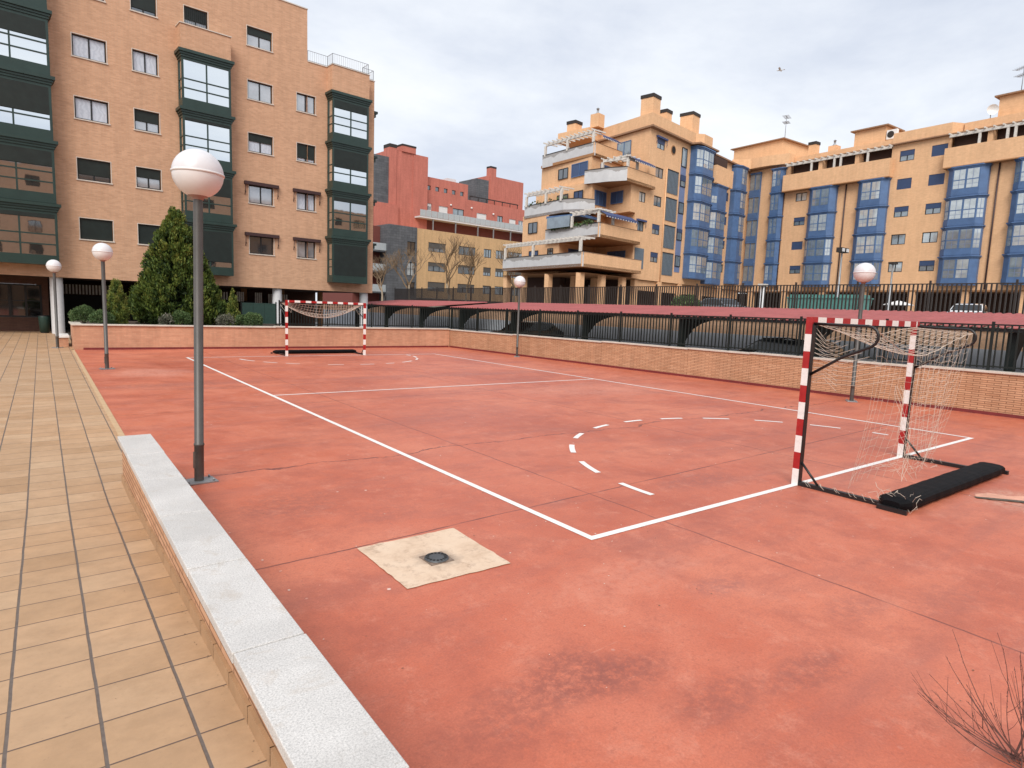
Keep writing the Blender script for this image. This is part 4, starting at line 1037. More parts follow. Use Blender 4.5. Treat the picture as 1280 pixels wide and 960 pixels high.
# open ground floor: round pillars, set-back walls, entrance windows, grilles
for x in (-3.2,7.82,13.7): MB().lathe([(.275,-.1),(.275,2.8)], x, .42, 24).build('pillar', M['col_white'], LB)
for x in (2.3,7.9,13.4,10.5): MB().lathe([(.2,-.1),(.2,2.8)], x, 6.6, 16).build('pillar', M['stucco_dark'], LB)
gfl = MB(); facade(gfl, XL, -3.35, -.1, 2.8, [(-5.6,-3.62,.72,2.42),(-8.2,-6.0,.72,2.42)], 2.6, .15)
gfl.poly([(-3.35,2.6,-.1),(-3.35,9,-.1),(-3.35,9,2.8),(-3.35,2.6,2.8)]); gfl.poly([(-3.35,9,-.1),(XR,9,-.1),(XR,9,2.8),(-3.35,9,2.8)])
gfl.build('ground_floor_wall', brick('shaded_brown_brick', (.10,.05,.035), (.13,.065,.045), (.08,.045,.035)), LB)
window(LB, -5.6, -3.62, .72, 2.42, 2.68, OL, M['frame_black'], M['glass_black'], 0, None, None, 3, (.5,), .08)
window(LB, -8.2, -6.0, .72, 2.42, 2.68, OL, M['frame_black'], M['glass_black'], 0, None, None, 3, (.5,), .08)
for x0, x1, zt, zb in ((-2.6,.6,2.55,2.0),(1.2,2.1,2.5,2.0),(3.9,4.7,2.5,1.95),(5.4,6.6,2.5,2.0),(7.1,7.6,2.55,1.9),(8.3,8.8,2.55,1.6),(9.2,10.6,2.5,1.6)):
    g_ = MB(); nb = max(4, round((x1-x0)/.16))
    for i in range(nb): xx = x0+(x1-x0)*i/nb; g_.box(xx,xx+.085,5.6,5.64,zb,zt)
    g_.build('louvre_screen', M['offwhite'], LB)
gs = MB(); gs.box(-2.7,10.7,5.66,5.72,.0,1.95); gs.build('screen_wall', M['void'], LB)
lb_ = thing('litter_bin', 'dark green litter bin beside the white column', 'bin', (-3.78,35.4,0))
MB().lathe([(.001,.05),(.2,.05),(.24,.78),(.245,.84),(.2,.86),(.001,.86)], 0, 0, 20).build('drum', M['green_panel'], lb_)
MB().lathe([(.25,.84),(.258,.86),(.25,.885),(.235,.86)], 0, 0, 20).build('rim', M['frame_black'], lb_)
MB().lathe([(.17,0),(.17,.06)], 0, 0, 16).build('foot', M['frame_black'], lb_)
# green metal panels beside the fence
gp = thing('metal_screen', 'dark green sheet metal screen beside the planter, left of the far goal', 'screen', (4.6,28,.84))
for x0, x1 in ((-.78,-.27),(-.26,.25),(.26,.80)):
    p = MB(); p.box(x0,x1,-.015,.015,.06,1.06); p.box(x0,x1,-.02,-.0155,1.0,1.05); p.build('panel', M['green_panel'], gp)
for x in (-.8,.82,.98): p = MB(); p.box(x-.025,x+.025,-.03,.03,-.05,1.14); p.build('post', M['white'] if x > .9 else M['fence'], gp)

# ------------------------------------------------------------------ ochre block with stepped terraces (left part of the far complex)
ZB = 2.0
def far_bay(root, x0, x1, zt, off, glass_cols, pattern, body=None, pr=.85, ch=.45, name='bay_window', ledge=True, left=True, right=True):
    """one storey of a blue chamfered bay. pattern: per face (left chamfer, front thirds..., right chamfer) g = glazed, p = pale panes, b = blue panel"""
    dx, dz = off; body = body or M['blue']; zb = zt-2.9
    xl = x0+(ch if left else 0); xr = x1-(ch if right else 0)
    plan = [(x0,-.003),(x0,-pr+(.42 if left else 0)),(xl,-pr),(xr,-pr),(x1,-pr+(.42 if right else 0)),(x1,-.003)]
    if not left: plan = [(x0,-.003),(x0,-pr),(xr,-pr),(x1,-pr+.42),(x1,-.003)]
    b = MB(); b.prism(plan, zb+.02, zt-.16)
    o = b.off(dx,0,dz).build(name, body, root)
    def grow(e): return [(p[0]+(-e if p[0] < (x0+x1)/2 else e), p[1]-(e if p[1] < -.1 else 0)) for p in plan]
    c_ = MB(); c_.prism(grow(.14), zt-.12, zt+.0); c_.prism(grow(.06), zt-.24, zt-.121); c_.off(dx,0,dz).build('ledge', body, o)
    ap = MB(); ap.prism(grow(.02), zb+.10, zb+.62); ap.off(dx,0,dz).build('apron', M['blue'], o)
    # glazed faces stand just proud of the box
    faces = []
    if left: faces.append((plan[1], plan[2]))
    nf = max(1, len(pattern)-(1 if left else 0)-(1 if right else 0))
    A_ = (xl if left else x0, -pr); B_ = (xr, -pr)
    for i in range(nf): faces.append(((A_[0]+(B_[0]-A_[0])*i/nf, -pr), (A_[0]+(B_[0]-A_[0])*(i+1)/nf, -pr)))
    if right: faces.append(((xr,-pr), plan[-2]))
    g = {}; mu = MB(); mu2 = MB(); gz0, gz1 = zb+.74, zt-.36
    for (p, q_), kind in zip(faces, pattern):
        if kind == 'b': continue
        P = Vector(p); Q = Vector(q_); d = (Q-P); L_ = d.length; d /= L_; nn = Vector((d.y,-d.x)); m_ = .09
        def pt_(t, z, e): v_ = P+d*t+nn*e; return (v_.x, v_.y, z)
        top = gz0+.78 if kind == 'h' else gz1
        mb = MB(); mb.poly([pt_(m_,gz0,.012), pt_(L_-m_,gz0,.012), pt_(L_-m_,top,.012), pt_(m_,top,.012)]); g[(kind, len(g))] = mb
        bars_ = [(m_,L_-m_,gz0+.37,gz0+.40)]
        if top > gz0+.8: mu2.poly([pt_(m_,gz0+.77,.020), pt_(L_-m_,gz0+.77,.020), pt_(L_-m_,gz0+.86,.020), pt_(m_,gz0+.86,.020)])
        if L_ > .55: bars_.append((L_/2-.02,L_/2+.02,gz0,top))
        for ta,tb,za,zb2 in bars_: mu.poly([pt_(ta,za,.018), pt_(tb,za,.018), pt_(tb,zb2,.018), pt_(ta,zb2,.018)])
    for k_, mb in g.items(): mb.off(dx,0,dz).build('pane', M['glass_far_pale'] if k_[0] in 'ph' else M['glass_far'], o)
    if mu2.v: mu2.off(dx,0,dz).build('transom', body, o)
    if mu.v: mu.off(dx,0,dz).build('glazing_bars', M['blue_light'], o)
    return o
def small_window(root, x0, x1, z1, h, off, kind='g', frame=None, awn=None):
    """kind g dark, c curtained, f shut, h half shut"""
    shf = {'g':0,'c':0,'f':1,'h':.48,'q':.3}[kind]
    return window(root, x0, x1, z1-h, z1, .06, off, frame or M['frame_black'], M['glass_far_pale' if kind == 'c' else 'glass_far'], shf, M['blue_dark'], None, 2, (), .07, awn)

a1 = .17
OA = Vector((0,32.71))
dA = Vector((math.cos(a1), math.sin(a1)))
S0 = 47.0
R1 = thing('apartment_building', 'ochre brick building with stepped grey-fronted terraces and chimneys at its corner', 'building', (*(OA+dA*S0), ZB), a1)
OA1 = (-S0, -ZB)
F = [18.0, 15.1, 12.2, 9.3, 6.4]          # floor levels from the top storey down
g_ = .213
bodies = [
 [(47,0),(71.3,0),(71.3,12),(49.6,12)],
 [(42.4,3.8),(47.8,3.8),(47,.002),(71.3,.002),(71.3,12),(44.2,12)],
 [(44,0),(71.3,0),(71.3,12),(43.4,12),(41.9,3.2),(44.7,3.2)],
 [(45,.002),(71.3,.002),(71.3,12),(41.4,12),(40.4,7.5),(43.2,7.5),(42.6,4.2),(45.9,4.2)],
 [(45,0),(71.3,0),(71.3,12),(41.4,12),(40.0,5.6),(46.2,5.6)]]
# front facade openings (small windows get real reveals)
rowsR = [20.25-2.9*k_ for k_ in range(5)]
small = []
for k_ in range(5):
    small.append((48.38,49.95,rowsR[k_],1.05,'hgghh'[k_] if k_ else 'h'))
    if k_ in (2,3): small.append((45.55,46.75,rowsR[k_]-.05,1.0,'c' if k_ == 2 else 'g'))
    if k_ >= 1: small.append((64.4,65.8,rowsR[k_],1.0,'ffhg'[k_-1]))
holesA = [(x0,x1,z-h_,z) for x0,x1,z,h_,_ in small]
wall = MB()
ztops = [20.9]+F[:4]
for k_, (bd, zf, zt) in enumerate(zip(bodies, F, ztops)):
    zb = zf if k_ < 4 else 5.65
    front = None; n_ = len(bd)
    area = sum(bd[i][0]*bd[(i+1)%n_][1]-bd[(i+1)%n_][0]*bd[i][1] for i in range(n_))
    P = bd if area > 0 else bd[::-1]
    for i in range(n_):
        p, q_ = P[i], P[(i+1)%n_]
        if abs(p[1]) < .01 and abs(q_[1]) < .01: facade(wall, p[0], q_[0], zb, zt, holesA, 0, .18)
        else: wall.poly([(p[0],p[1],zb),(q_[0],q_[1],zb),(q_[0],q_[1],zt),(p[0],p[1],zt)])
    wall.poly([(p[0],p[1],zt-.004) for p in P]); wall.poly([(p[0],p[1],zb+.004) for p in P][::-1])
wall.off(-S0,0,-ZB).build('wall', M['stucco'], R1)
so = MB()
# ground floor: pillars, recess and soffit
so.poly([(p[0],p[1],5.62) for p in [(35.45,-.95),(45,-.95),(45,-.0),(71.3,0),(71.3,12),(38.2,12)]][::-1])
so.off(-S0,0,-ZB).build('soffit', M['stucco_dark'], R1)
gw = MB(); gw.box(46.5,71.3,1.6,1.8,ZB,5.6); gw.box(42.5,46.4,6.5,6.7,ZB,5.6); gw.box(41.5,42.4,6.5,12,ZB,5.6); gw.box(46.3,46.5,1.6,6.6,ZB,5.6)
gw.off(-S0,0,-ZB).build('ground_floor_wall', M['brown_dark'], R1)
bandm = MB(); bandm.box(46.0,71.2,.25,.45,4.55,5.6); bandm.off(-S0,0,-ZB).build('fascia_band', M['stucco'], R1)
for s_, t_ in ((35.9,-.4),(39.4,-.3),(42.9,-.3),(36.9,4.2),(37.9,8.4),(38.6,11.4),(46.2,.4),(40.2,3.6),(43.6,3.6),(50.5,.1),(55,.1),(60,.1),(65,.1)):
    p = MB(); p.box(s_-.32,s_+.32,t_-.25,t_+.25,ZB-.02,5.61); p.off(-S0,0,-ZB).build('pillar', M['stucco'], R1)
# terraces: slab, grey parapet to the left side, ochre parapet to the front, pergola
def terrace(grey, ochre, slab, zf, perg=None, perg_h=2.25):
    s = MB(); s.prism(slab, zf-.27, zf); s.off(-S0,0,-ZB).build('terrace_slab', M['stucco_dark'], R1)
    m = MB(); m.strip(grey, .14, zf-.26, zf+1.02, 1); o = m.off(-S0,0,-ZB).build('terrace_parapet', M['grey_render'], R1)
    m = MB(); m.strip([(p[0]-.03,p[1]) for p in grey], .24, zf+1.022, zf+1.09, 1); m.off(-S0,0,-ZB).build('parapet_cap', M['cap_dark'], o)
    if ochre:
        m = MB(); m.strip(ochre, .14, zf-.262, zf+1.02, 1); o = m.off(-S0,0,-ZB).build('terrace_parapet', M['stucco'], R1)
        m = MB(); m.strip([(p[0],p[1]-.02) for p in ochre], .2, zf+1.021, zf+1.07, 1); m.off(-S0,0,-ZB).build('parapet_cap', M['terra'], o)
    if perg:
        m = MB()
        for p, q_ in zip(perg[:-1], perg[1:]):
            m.strip([p, q_], .16, zf+perg_h-.26, zf+perg_h, 1)
        for p in perg: m.box(p[0]-.11,p[0]+.11,p[1]-.11,p[1]+.11,zf+.9,zf+perg_h-.27)
        for p, q_ in zip(perg[:-1], perg[1:]):
            P = Vector(p); Q = Vector(q_); k_ = max(2, int((Q-P).length/.62)); d = (Q-P).normalized(); nn = Vector((-d.y,d.x))
            for i in range(k_+1):
                c_ = P.lerp(Q, i/k_); a_ = c_-nn*.3; b_ = c_+nn*1.7
                m.strip([(a_.x,a_.y),(b_.x,b_.y)], .08, zf+perg_h+.003, zf+perg_h+.13, 1)
        m.off(-S0,0,-ZB).build('pergola', M['offwhite'], R1)
terrace([(43.75,11.6),(42.35,3.5)], [(42.35,3.5),(47.3,3.5)], [(42.3,3.5),(47.6,3.5),(49.5,11.8),(43.8,11.8)], F[0], [(43.75,11.2),(43.1,7.6),(42.5,3.8)])
terrace([(41.5,3.95),(41.75,1.2),(42.35,-.55)], [(42.35,-.55),(47.6,-.55)], [(41.5,3.95),(42.35,-.55),(47.6,-.55),(47.8,3.95)], F[1], [(42.5,2.5),(42.75,-.3),(44.4,-.3)], 2.1)
terrace([(41.25,11.7),(39.9,5.2),(40.3,3.6),(41.8,2.7)], None, [(41.25,11.7),(39.9,5.2),(40.3,3.6),(41.8,2.7),(43.5,2.7),(44,11.8)], F[2], [(41.1,11.3),(40.45,8),(40.0,5.6)])
terrace([(40.1,7.6),(38.1,-.65)], [(38.1,-.65),(45.2,-.65)], [(38.1,-.65),(45.2,-.65),(46,4.3),(43.4,7.6),(40.1,7.6)], F[3], [(38.9,3.2),(38.3,-.4),(40.6,-.4)])
terrace([(38.45,12),(35.45,-.9)], [(35.45,-.9),(45.2,-.95)], [(35.45,-.9),(45.2,-.95),(46,5.8),(42,12),(38.45,12)], F[4], [(38.3,11.5),(37.2,6.6),(35.75,-.4)], 2.35)
def side_window(x, t0, t1, z0, z1, m_, frame=None):
    """window in a wall facing left; slope follows the skewed wall"""
    f = MB(); q_ = lambda t, e=0: x+g_*(t-t0)-e
    def slab(ta, tb, za, zb, e0, e1, mb): mb.prism([(q_(ta,e0),ta),(q_(ta,e1),ta),(q_(tb,e1),tb),(q_(tb,e0),tb)], za, zb)
    slab(t0,t1,z0,z0+.07,.0,.06,f); slab(t0,t1,z1-.07,z1,0,.06,f); slab(t0,t0+.07,z0+.07,z1-.07,0,.06,f); slab(t1-.07,t1,z0+.07,z1-.07,0,.06,f); tm = (t0+t1)/2; slab(tm-.04,tm+.04,z0+.07,z1-.07,0,.055,f)
    w_ = f.off(-S0,0,-ZB).build('window', frame or M['frame_black'], R1)
    p = MB(); slab(t0+.05,t1-.05,z0+.05,z1-.05,.005,.02,p); p.off(-S0,0,-ZB).build('pane', m_, w_)
side_window(43.15,7.4,9.0,F[1]+1.0,F[1]+2.1,M['glass_dark'])
side_window(42.45,4.3,6.8,F[1]+.9,F[1]+2.25,M['blue_dark'],M['blue'])
side_window(42.36,6.6,8.4,F[2]+.6,F[2]+2.1,M['glass_dark']); side_window(42.0,4.4,5.8,F[2]+.5,F[2]+2.2,M['blue_dark'])
side_window(40.75,9.3,10.9,F[3]+.95,F[3]+2.1,M['glass_dark']); side_window(44.15,1.0,2.7,F[2]+.95,F[2]+2.15,M['blue_dark'],M['blue'])
side_window(40.7,9.0,10.6,F[4]+.9,F[4]+2.0,M['blue_dark']); side_window(40.15,6.5,7.4,F[4]+.1,F[4]+2.1,M['glass_dark'])
side_window(45.14,1.0,3.6,F[4]+.9,F[4]+2.1,M['blue_dark'],M['blue']); side_window(47.5,2.6,4.6,F[0]+.2,F[0]+2.2,M['glass_far'],M['blue'])
for x0, x1, y_, zf in ((43.0,45.6,4.2,F[3]),(41.2,45.8,5.6,F[4]),(42.0,44.6,3.2,F[2]),(43.6,47,3.8,F[1])):
    window(R1, x0+.3, x1-.3, zf+.7, zf+2.15, y_-.08, OA1, M['blue'], M['blue_dark'] if zf != F[3] else M['glass_far'], 0, None, None, 3, (), .07)
# glazed blue gallery and rolled blue awnings on the terraces
gl_ = MB(); gl_.box(39.7,43.0,3.0,7.2,F[3]+2.1,F[3]+2.35); gl_.off(-S0,0,-ZB).build('gallery_canopy', M['blue'], R1)
gp_ = MB(); gp_.prism([(39.35,6.8),(38.75,3.4),(38.81,3.4),(39.41,6.8)], F[3]+1.02, F[3]+2.1); gp_.off(-S0,0,-ZB).build('gallery_glazing', M['glass_far'], R1)
for x0, x1, y_, z_ in ((42.8,46.6,-.5,F[1]+2.2),(38.4,43.8,-.6,F[3]+2.2),(43.2,46.5,3.7,F[0]+2.2)):
    m = MB(); n_ = 12
    for i in range(n_): 
        xa, xb_ = x0+(x1-x0)*i/n_, x0+(x1-x0)*(i+1)/n_
        m.poly([(xa,y_-.55,z_-.42),(xb_,y_-.55,z_-.42),(xb_,y_+.2,z_),(xa,y_+.2,z_)]); m.poly([(xa,y_-.55,z_-.62),(xb_,y_-.55,z_-.62),(xb_,y_-.55,z_-.42),(xa,y_-.55,z_-.42)])
    m.off(-S0,0,-ZB).build('awning', M['awning_blue'], R1)
    m = MB(); 
    for i in range(n_): xa = x0+(x1-x0)*(i+.2)/n_; m.box(xa,xa+.14,y_-.56,y_-.552,z_-.63,z_-.52)
    m.off(-S0,0,-ZB).build('awning_fringe', M['offwhite'], R1)
# front facade: windows, lattice screens, slot windows, round window, bays
for x0, x1, z_, h_, kd in small:
    aw = M['awning_blue'] if (x0 == 48.38 and z_ > 20) or (x0 == 45.55 and z_ < 12) else None
    small_window(R1, x0, x1, z_, h_, OA1, kd, M['frame_black'], aw)
for k_ in range(1,5):
    p = MB(); z1_ = rowsR[k_]+.12; p.box(50.85,53.05,-.05,-.002,z1_-2.35,z1_)
    sc = p.off(-S0,0,-ZB).build('lattice_screen', M['lattice'], R1)
    p = MB(); p.box(50.8,53.1,-.09,-.003,z1_+.002,z1_+.08); [p.box(50.85+.28*i,50.875+.28*i,-.065,-.051,z1_-2.35,z1_) for i in range(9)]
    p.off(-S0,0,-ZB).build('screen_frame', M['cap_dark'], sc)
p = MB(); p.box(45.3,47.0,-.05,-.002,6.75,8.8); p.off(-S0,0,-ZB).build('lattice_screen', M['lattice'], R1)
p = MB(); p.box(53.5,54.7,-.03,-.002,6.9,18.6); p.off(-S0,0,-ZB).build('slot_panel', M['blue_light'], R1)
for k_ in range(5):
    window(R1, 53.52, 54.68, rowsR[k_]-(1.15 if k_ else 1.95), rowsR[k_]+.1, -.09, OA1, M['frame_black'], M['glass_far'], (.0,.5,0,.3,0)[k_], M['blue_dark'], None, 1, (), .08)
p = MB(); p.tube([(51.7,-.05,19.65),(51.7,-.002,19.65)], .48, 24); rwn = p.off(-S0,0,-ZB).build('round_window', M['stucco_dark'], R1)
p = MB(); p.tube([(51.7,-.062,19.65),(51.7,-.051,19.65)], .38, 24); p.off(-S0,0,-ZB).build('pane', M['void'], rwn)
p = MB(); p.tube([(50.55,-.06,5.7),(50.55,-.06,17.6)], .06, 8); p.off(-S0,0,-ZB).build('downpipe', M['stucco'], R1)
pats = [('g','p','g','p'),('p','p','g','p'),('p','p','g','g'),('b','g','g','p'),('p','g','g','g')]
for k_ in range(5):
    far_bay(R1, 55.5, 59.75, 20.78-2.9*k_+.02, OA1, None, pats[k_][:3] if False else ('p' if k_ != 3 else 'g', 'g' if k_ % 2 else 'p', 'g', 'p' if k_ < 2 else 'g'), None, 1.15, .9)
for k_ in range(1,5):
    far_bay(R1, 60.0, 63.9, 20.78-2.9*k_-.35, OA1, None, ('h' if k_ == 1 else 'p', 'b' if k_ == 1 else 'g', 'b' if k_ == 1 else 'g', 'g'), None, 1.0, .8)
for k_ in range(5):
    far_bay(R1, 66.2, 69.3, 20.78-2.9*k_, OA1, None, ('b','p' if k_ < 3 else 'b','g','g'), None, 1.0, .8)
p = MB(); p.strip([(60.0,-.003),(60.0,-1.0),(64.2,-1.0),(64.2,-.003)], -.16, 17.55, 19.55, 1); p.prism([(60.0,-1.0),(64.2,-1.0),(64.2,0),(60,0)],17.5,17.6); p.off(-S0,0,-ZB).build('terrace_parapet', M['stucco'], R1)
p = MB(); p.box(60.2,64.0,-.4,-.01,19.9,20.85); p.off(-S0,0,-ZB).build('terrace_opening', M['brown_dark'], R1)
# roof: tiled edge, parapet, chimneys
p = MB(); p.strip([(49.6,12),(46.75,-.35),(60.2,-.35)], -.0, 20.9, 21.0, 1) if False else None
p = MB(); p.prism([(49.3,12.2),(46.6,-.45),(55.0,-.45),(55.2,-1.3),(59.8,-1.3),(60.2,-.45),(71.2,-.3),(71.2,12.2)], 20.91, 21.08); p.off(-S0,0,-ZB).build('roof_edge', M['terra'], R1)
p = MB(); p.prism([(49.7,12),(46.9,-.15),(56.2,-.15),(57,-.8),(59,-.8),(59.9,-.15),(59.9,12)], 21.082, 22.35); p.prism([(59.95,1.5),(71.2,1.5),(71.2,12),(59.95,12)],21.082,22.1); p.off(-S0,0,-ZB).build('roof_parapet', M['stucco'], R1)
def chimney(x, y, w_, z0, z1, cap=True, root=R1, off=OA1):
    c_ = MB(); c_.box(x-w_/2,x+w_/2,y-w_/2,y+w_/2,z0,z1); o = c_.off(off[0],0,off[1]).build('chimney', M['stucco'], root)
    c_ = MB(); e = .06
    c_.box(x-w_/2-e,x+w_/2+e,y-w_/2-e,y+w_/2+e,z1+.001,z1+.34) if cap else c_.lathe([(.25,z1),(.28,z1+.1),(.12,z1+.25),(.12,z1+.6),(.2,z1+.62),(.001,z1+.8)], x, y, 12)
    c_.off(off[0],0,off[1]).build('chimney_cap', M['cap_dark'] if cap else M['galv'], o)
chimney(48.6,1.2,1.45,22.3,24.25); chimney(52.2,1.6,1.1,22.3,23.75); chimney(57.6,1.5,1.6,22.3,24.7); chimney(48.0,7.5,1.1,22.3,23.7,False); chimney(48.4,11.0,1.2,22.3,23.3)
p = MB(); p.box(46.6,49.6,7.5,11.9,21.0,22.1); p.off(-S0,0,-ZB).build('roof_room', M['stucco'], R1)
pl = MB()
cards = []; rgp = np.random.default_rng(4)
for (s0_,t0_,s1_,t1_,zz,n_) in ((39.9,6.6,38.5,.4,F[3]+1.0,420),(41.2,11.0,40.2,5.0,F[2]+1.0,110)):
    for i in range(n_):
        u = rgp.random(); p = np.array([s0_+(s1_-s0_)*u-S0+rgp.normal(0,.12), t0_+(t1_-t0_)*u, zz-ZB+rgp.random()*.65*(.4+.6*abs(math.sin(u*9)))-.12])
        ax = rgp.normal(size=3); ax /= np.linalg.norm(ax); sd_ = np.cross(ax, rgp.normal(size=3)); sd_ /= np.linalg.norm(sd_); cards.append((p, ax*.26, sd_*.14, rgp.normal(.45,.25)))
tpl = thing('terrace_plants', 'green trailing plants along the grey terrace parapets of the stepped building', 'plants', R1.location, a1); tpl['kind'] = 'stuff'
o = leaf_mesh('leaves', cards, M['leaf_bush'], tpl)

# ------------------------------------------------------------------ ochre wing with blue bays (right part of the far complex)
b1_ = .04
S1 = 30.0
dB = Vector((math.sin(b1_), math.cos(b1_)))
P1_ = Vector((68.83,0))+dB*S1
R2 = thing('apartment_building', 'long ochre brick building with columns of deep blue bay windows and pergola terraces', 'building', (P1_.x, P1_.y, ZB), -math.pi/2-b1_)
OB = (S1, -ZB)           # local x = -s
smB = []
k26 = 'hfhgc'; k23 = 'ffhch'; k38 = 'chfh'
for k_ in range(5):
    smB.append((-26.67,-25.23,rowsR[k_]+.05,1.1,k26[k_])); smB.append((-23.63,-22.17,rowsR[k_]+.05,1.1,k23[k_]))
    if k_: smB.append((-38.2,-36.77,rowsR[k_]+.05,.98,k38[k_-1])); smB.append((-11.2,-9.7,rowsR[k_]+.05,1.1,'hfgc'[k_-1]))
hB = [(a,b,z-h_,z) for a,b,z,h_,_ in smB]
hB += [(-39.2,-27.5,19.3,20.95),(-21.9,-12.2,19.3,20.95)]
wall = MB(); X0, X1 = -46.6, 4
facade(wall, X0, X1, 5.65, 21.0, hB, 0, .2)
wall.poly([(X1,0,5.65),(X1,13,5.65),(X1,13,21),(X1,0,21)]); wall.poly([(X0,0,21),(X1,0,21),(X1,13,21),(X0,13,21)]); wall.poly([(X1,13,5.65),(X0,13,5.65),(X0,13,21),(X1,13,21)])
for a, b in ((-39.2,-27.5),(-21.9,-12.2)):    # deep covered terraces
    e = 2.4
    wall.poly([(a,e,17.9),(b,e,17.9),(b,e,20.95),(a,e,20.95)])
wall.off(S1,0,-ZB).build('wall', M['stucco'], R2)
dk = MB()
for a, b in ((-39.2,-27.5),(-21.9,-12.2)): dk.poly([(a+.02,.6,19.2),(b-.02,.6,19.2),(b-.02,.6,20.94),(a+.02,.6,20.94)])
dk.off(S1,0,-ZB).build('terrace_shade_sheet', M['red_dark'] if False else M['brown_dark'], R2)  # dark sheet put in as the shade inside the covered terraces
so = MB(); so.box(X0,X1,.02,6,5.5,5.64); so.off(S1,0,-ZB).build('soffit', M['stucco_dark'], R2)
gw = MB(); gw.box(X0-5,X1,4.2,4.4,ZB,5.5);  gw.off(S1,0,-ZB).build('ground_floor_wall', M['brown_dark'], R2)
x = -43.5
while x < 3:
    p = MB(); p.box(x-.35,x+.35,.05,.6,ZB-.02,5.49); p.off(S1,0,-ZB).build('pillar', M['stucco'], R2); x += 4.85
for a, b, kd in ((-39.6,-27.2,0),(-22.1,-12.0,1)):
    p = MB(); p.box(a,b,-.82,-.68,17.86,19.6); p.box(a,a+.14,-.68,-.003,17.86,19.6); p.box(b-.14,b,-.68,-.003,17.86,19.6); p.box(a,b,-.82,-.003,17.72,17.859)
    o = p.off(S1,0,-ZB).build('terrace_parapet', M['stucco'], R2)
    p = MB(); p.box(a-.02,b+.02,-.86,-.003,17.62,17.719); p.off(S1,0,-ZB).build('parapet_base', M['stucco_dark'], o)
    p = MB(); p.box(a+.25,b-.1,-.74,-.56,20.62,20.86)
    n_ = int((b-a)/.75)
    for i in range(n_+1): xx = a+.3+(b-a-.5)*i/n_; p.box(xx-.05,xx+.05,-1.0,.5,20.865,21.0)
    for t in (.28,.5,.56,.8): xx = a+(b-a)*t; p.box(xx-.11,xx+.11,-.72,-.58,19.6,20.62)
    p.off(S1,0,-ZB).build('pergola', M['offwhite'], R2)
    for t in (.36,.70): xx = a+(b-a)*t; p = MB(); p.box(xx-.22,xx+.22,-.5,.5,19.4,20.94); p.off(S1,0,-ZB).build('party_wall', M['stucco'], R2)
for x0, x1, z_, h_, kd in smB: small_window(R2, x0, x1, z_, h_, OB, kd, M['frame_black'])
bay_sets = [(-36.2,-33.0,1,['bggb','bppb','pggp','pggp']),(-30.5,-27.35,1,['bppb','bppb','bppg','gppg']),(-21.65,-18.25,1,['bppb','pppp','pggp','bgpb']),(-16.2,-12.9,1,['gppg','bppg','gppg','bgpb']),(-8.6,-5.4,1,['gppg','bppg','gppg','bgpb']),(-1.6,1.6,1,['bppb','gppg','pggp','gppg'])]
for x0, x1, k0, pats_ in bay_sets:
    for j, pt_s in enumerate(pats_): far_bay(R2, x0, x1, 17.66-2.9*j, OB, None, tuple(pt_s), None, .8, .55)
for k_ in range(5): far_bay(R2, -41.5, -39.75, 20.7-2.9*k_, OB, None, ('b','p' if k_ in (0,4) else 'g','g','b'), None, .6, .3)
for k_ in range(5):
    zt = 20.7-2.9*k_; p = MB(); p.prism([(-44.6,-.003),(-44.6,-.3),(-43.1,-.3),(-43.1,-.003)],zt-2.88,zt-2.2); p.prism([(-44.6,-.003),(-44.6,-.3),(-43.1,-.3),(-43.1,-.003)],zt-.22,zt); p.box(-44.6,-43.1,-.2,-.003,zt-2.199,zt-.221); p.box(-43.9,-43.8,-.27,-.201,zt-2.199,zt-.221)
    o = p.off(S1,0,-ZB).build('corner_window', M['blue'], R2)
    p = MB(); p.poly([(-44.55,-.215,zt-2.19),(-43.15,-.215,zt-2.19),(-43.15,-.215,zt-.23),(-44.55,-.215,zt-.23)]); p.off(S1,0,-ZB).build('pane', M['glass_far'], o)
for xx in (-39.72,-32.05,-17.55,-4.4): p = MB(); p.tube([(xx,-.09,5.7),(xx,-.09,17.7)], .075, 8); p.off(S1,0,-ZB).build('downpipe', plain('brown_downpipe', (.06,.03,.03), .5), R2)
p = MB(); p.prism([(-44.9,-.3),(-27.6,-.3),(-27.4,-.38),(-22,-.38),(-21.8,-.3),(X1,-.3),(X1,12),(-44.9,12)], 21.005, 21.13); p.off(S1,0,-ZB).build('roof_edge', M['terra'], R2)
p = MB(); p.box(-39.3,-27.5,.9,11,21.131,21.95); p.prism([(-27.45,-.12),(-21.95,-.12),(-21.3,1.2),(-21.3,11),(-27.45,11)],21.131,22.25); p.box(-21.25,X1,.9,11,21.131,22.2)
p.prism([(-46,-2.4),(-44.2,-.9),(-42.6,-1.0),(-41.4,-.8),(-39.35,-.2),(-39.35,10),(-46,10)],21.131,22.35); p.off(S1,0,-ZB).build('roof_parapet', M['stucco'], R2)
def roof_room(a, b, y0, y1, z0, z1, root=R2, off=(S1,-ZB)):
    p = MB(); p.box(a,b,y0,y1,z0,z1); o = p.off(off[0],0,off[1]).build('roof_room', M['stucco'], root)
    p = MB(); p.prism([(a-.35,y0-.35),(b+.35,y0-.35),(b+.35,y1+.35),(a-.35,y1+.35)], z1+.001, z1+.14); p.off(off[0],0,off[1]).build('eaves', M['terra'], o)
roof_room(-32.6,-29.2,1.7,5,21.9,23.75); roof_room(-19.0,-8,2.2,8,22.1,24.4)
roof_room(-49.5,-42.2,2.5,10,22.2,25.0)
chimney(-38.2,3,.9,21.9,23.6,True,R2,(S1,-ZB)); chimney(-35.6,3,1.0,21.9,23.0,False,R2,(S1,-ZB))
def Bw(x, y, z): 
    th = -math.pi/2-b1_; q_ = Vector((x+S1, y)); return (P1_.x+q_.x*math.cos(th)-q_.y*math.sin(th), P1_.y+q_.x*math.sin(th)+q_.y*math.cos(th), z)
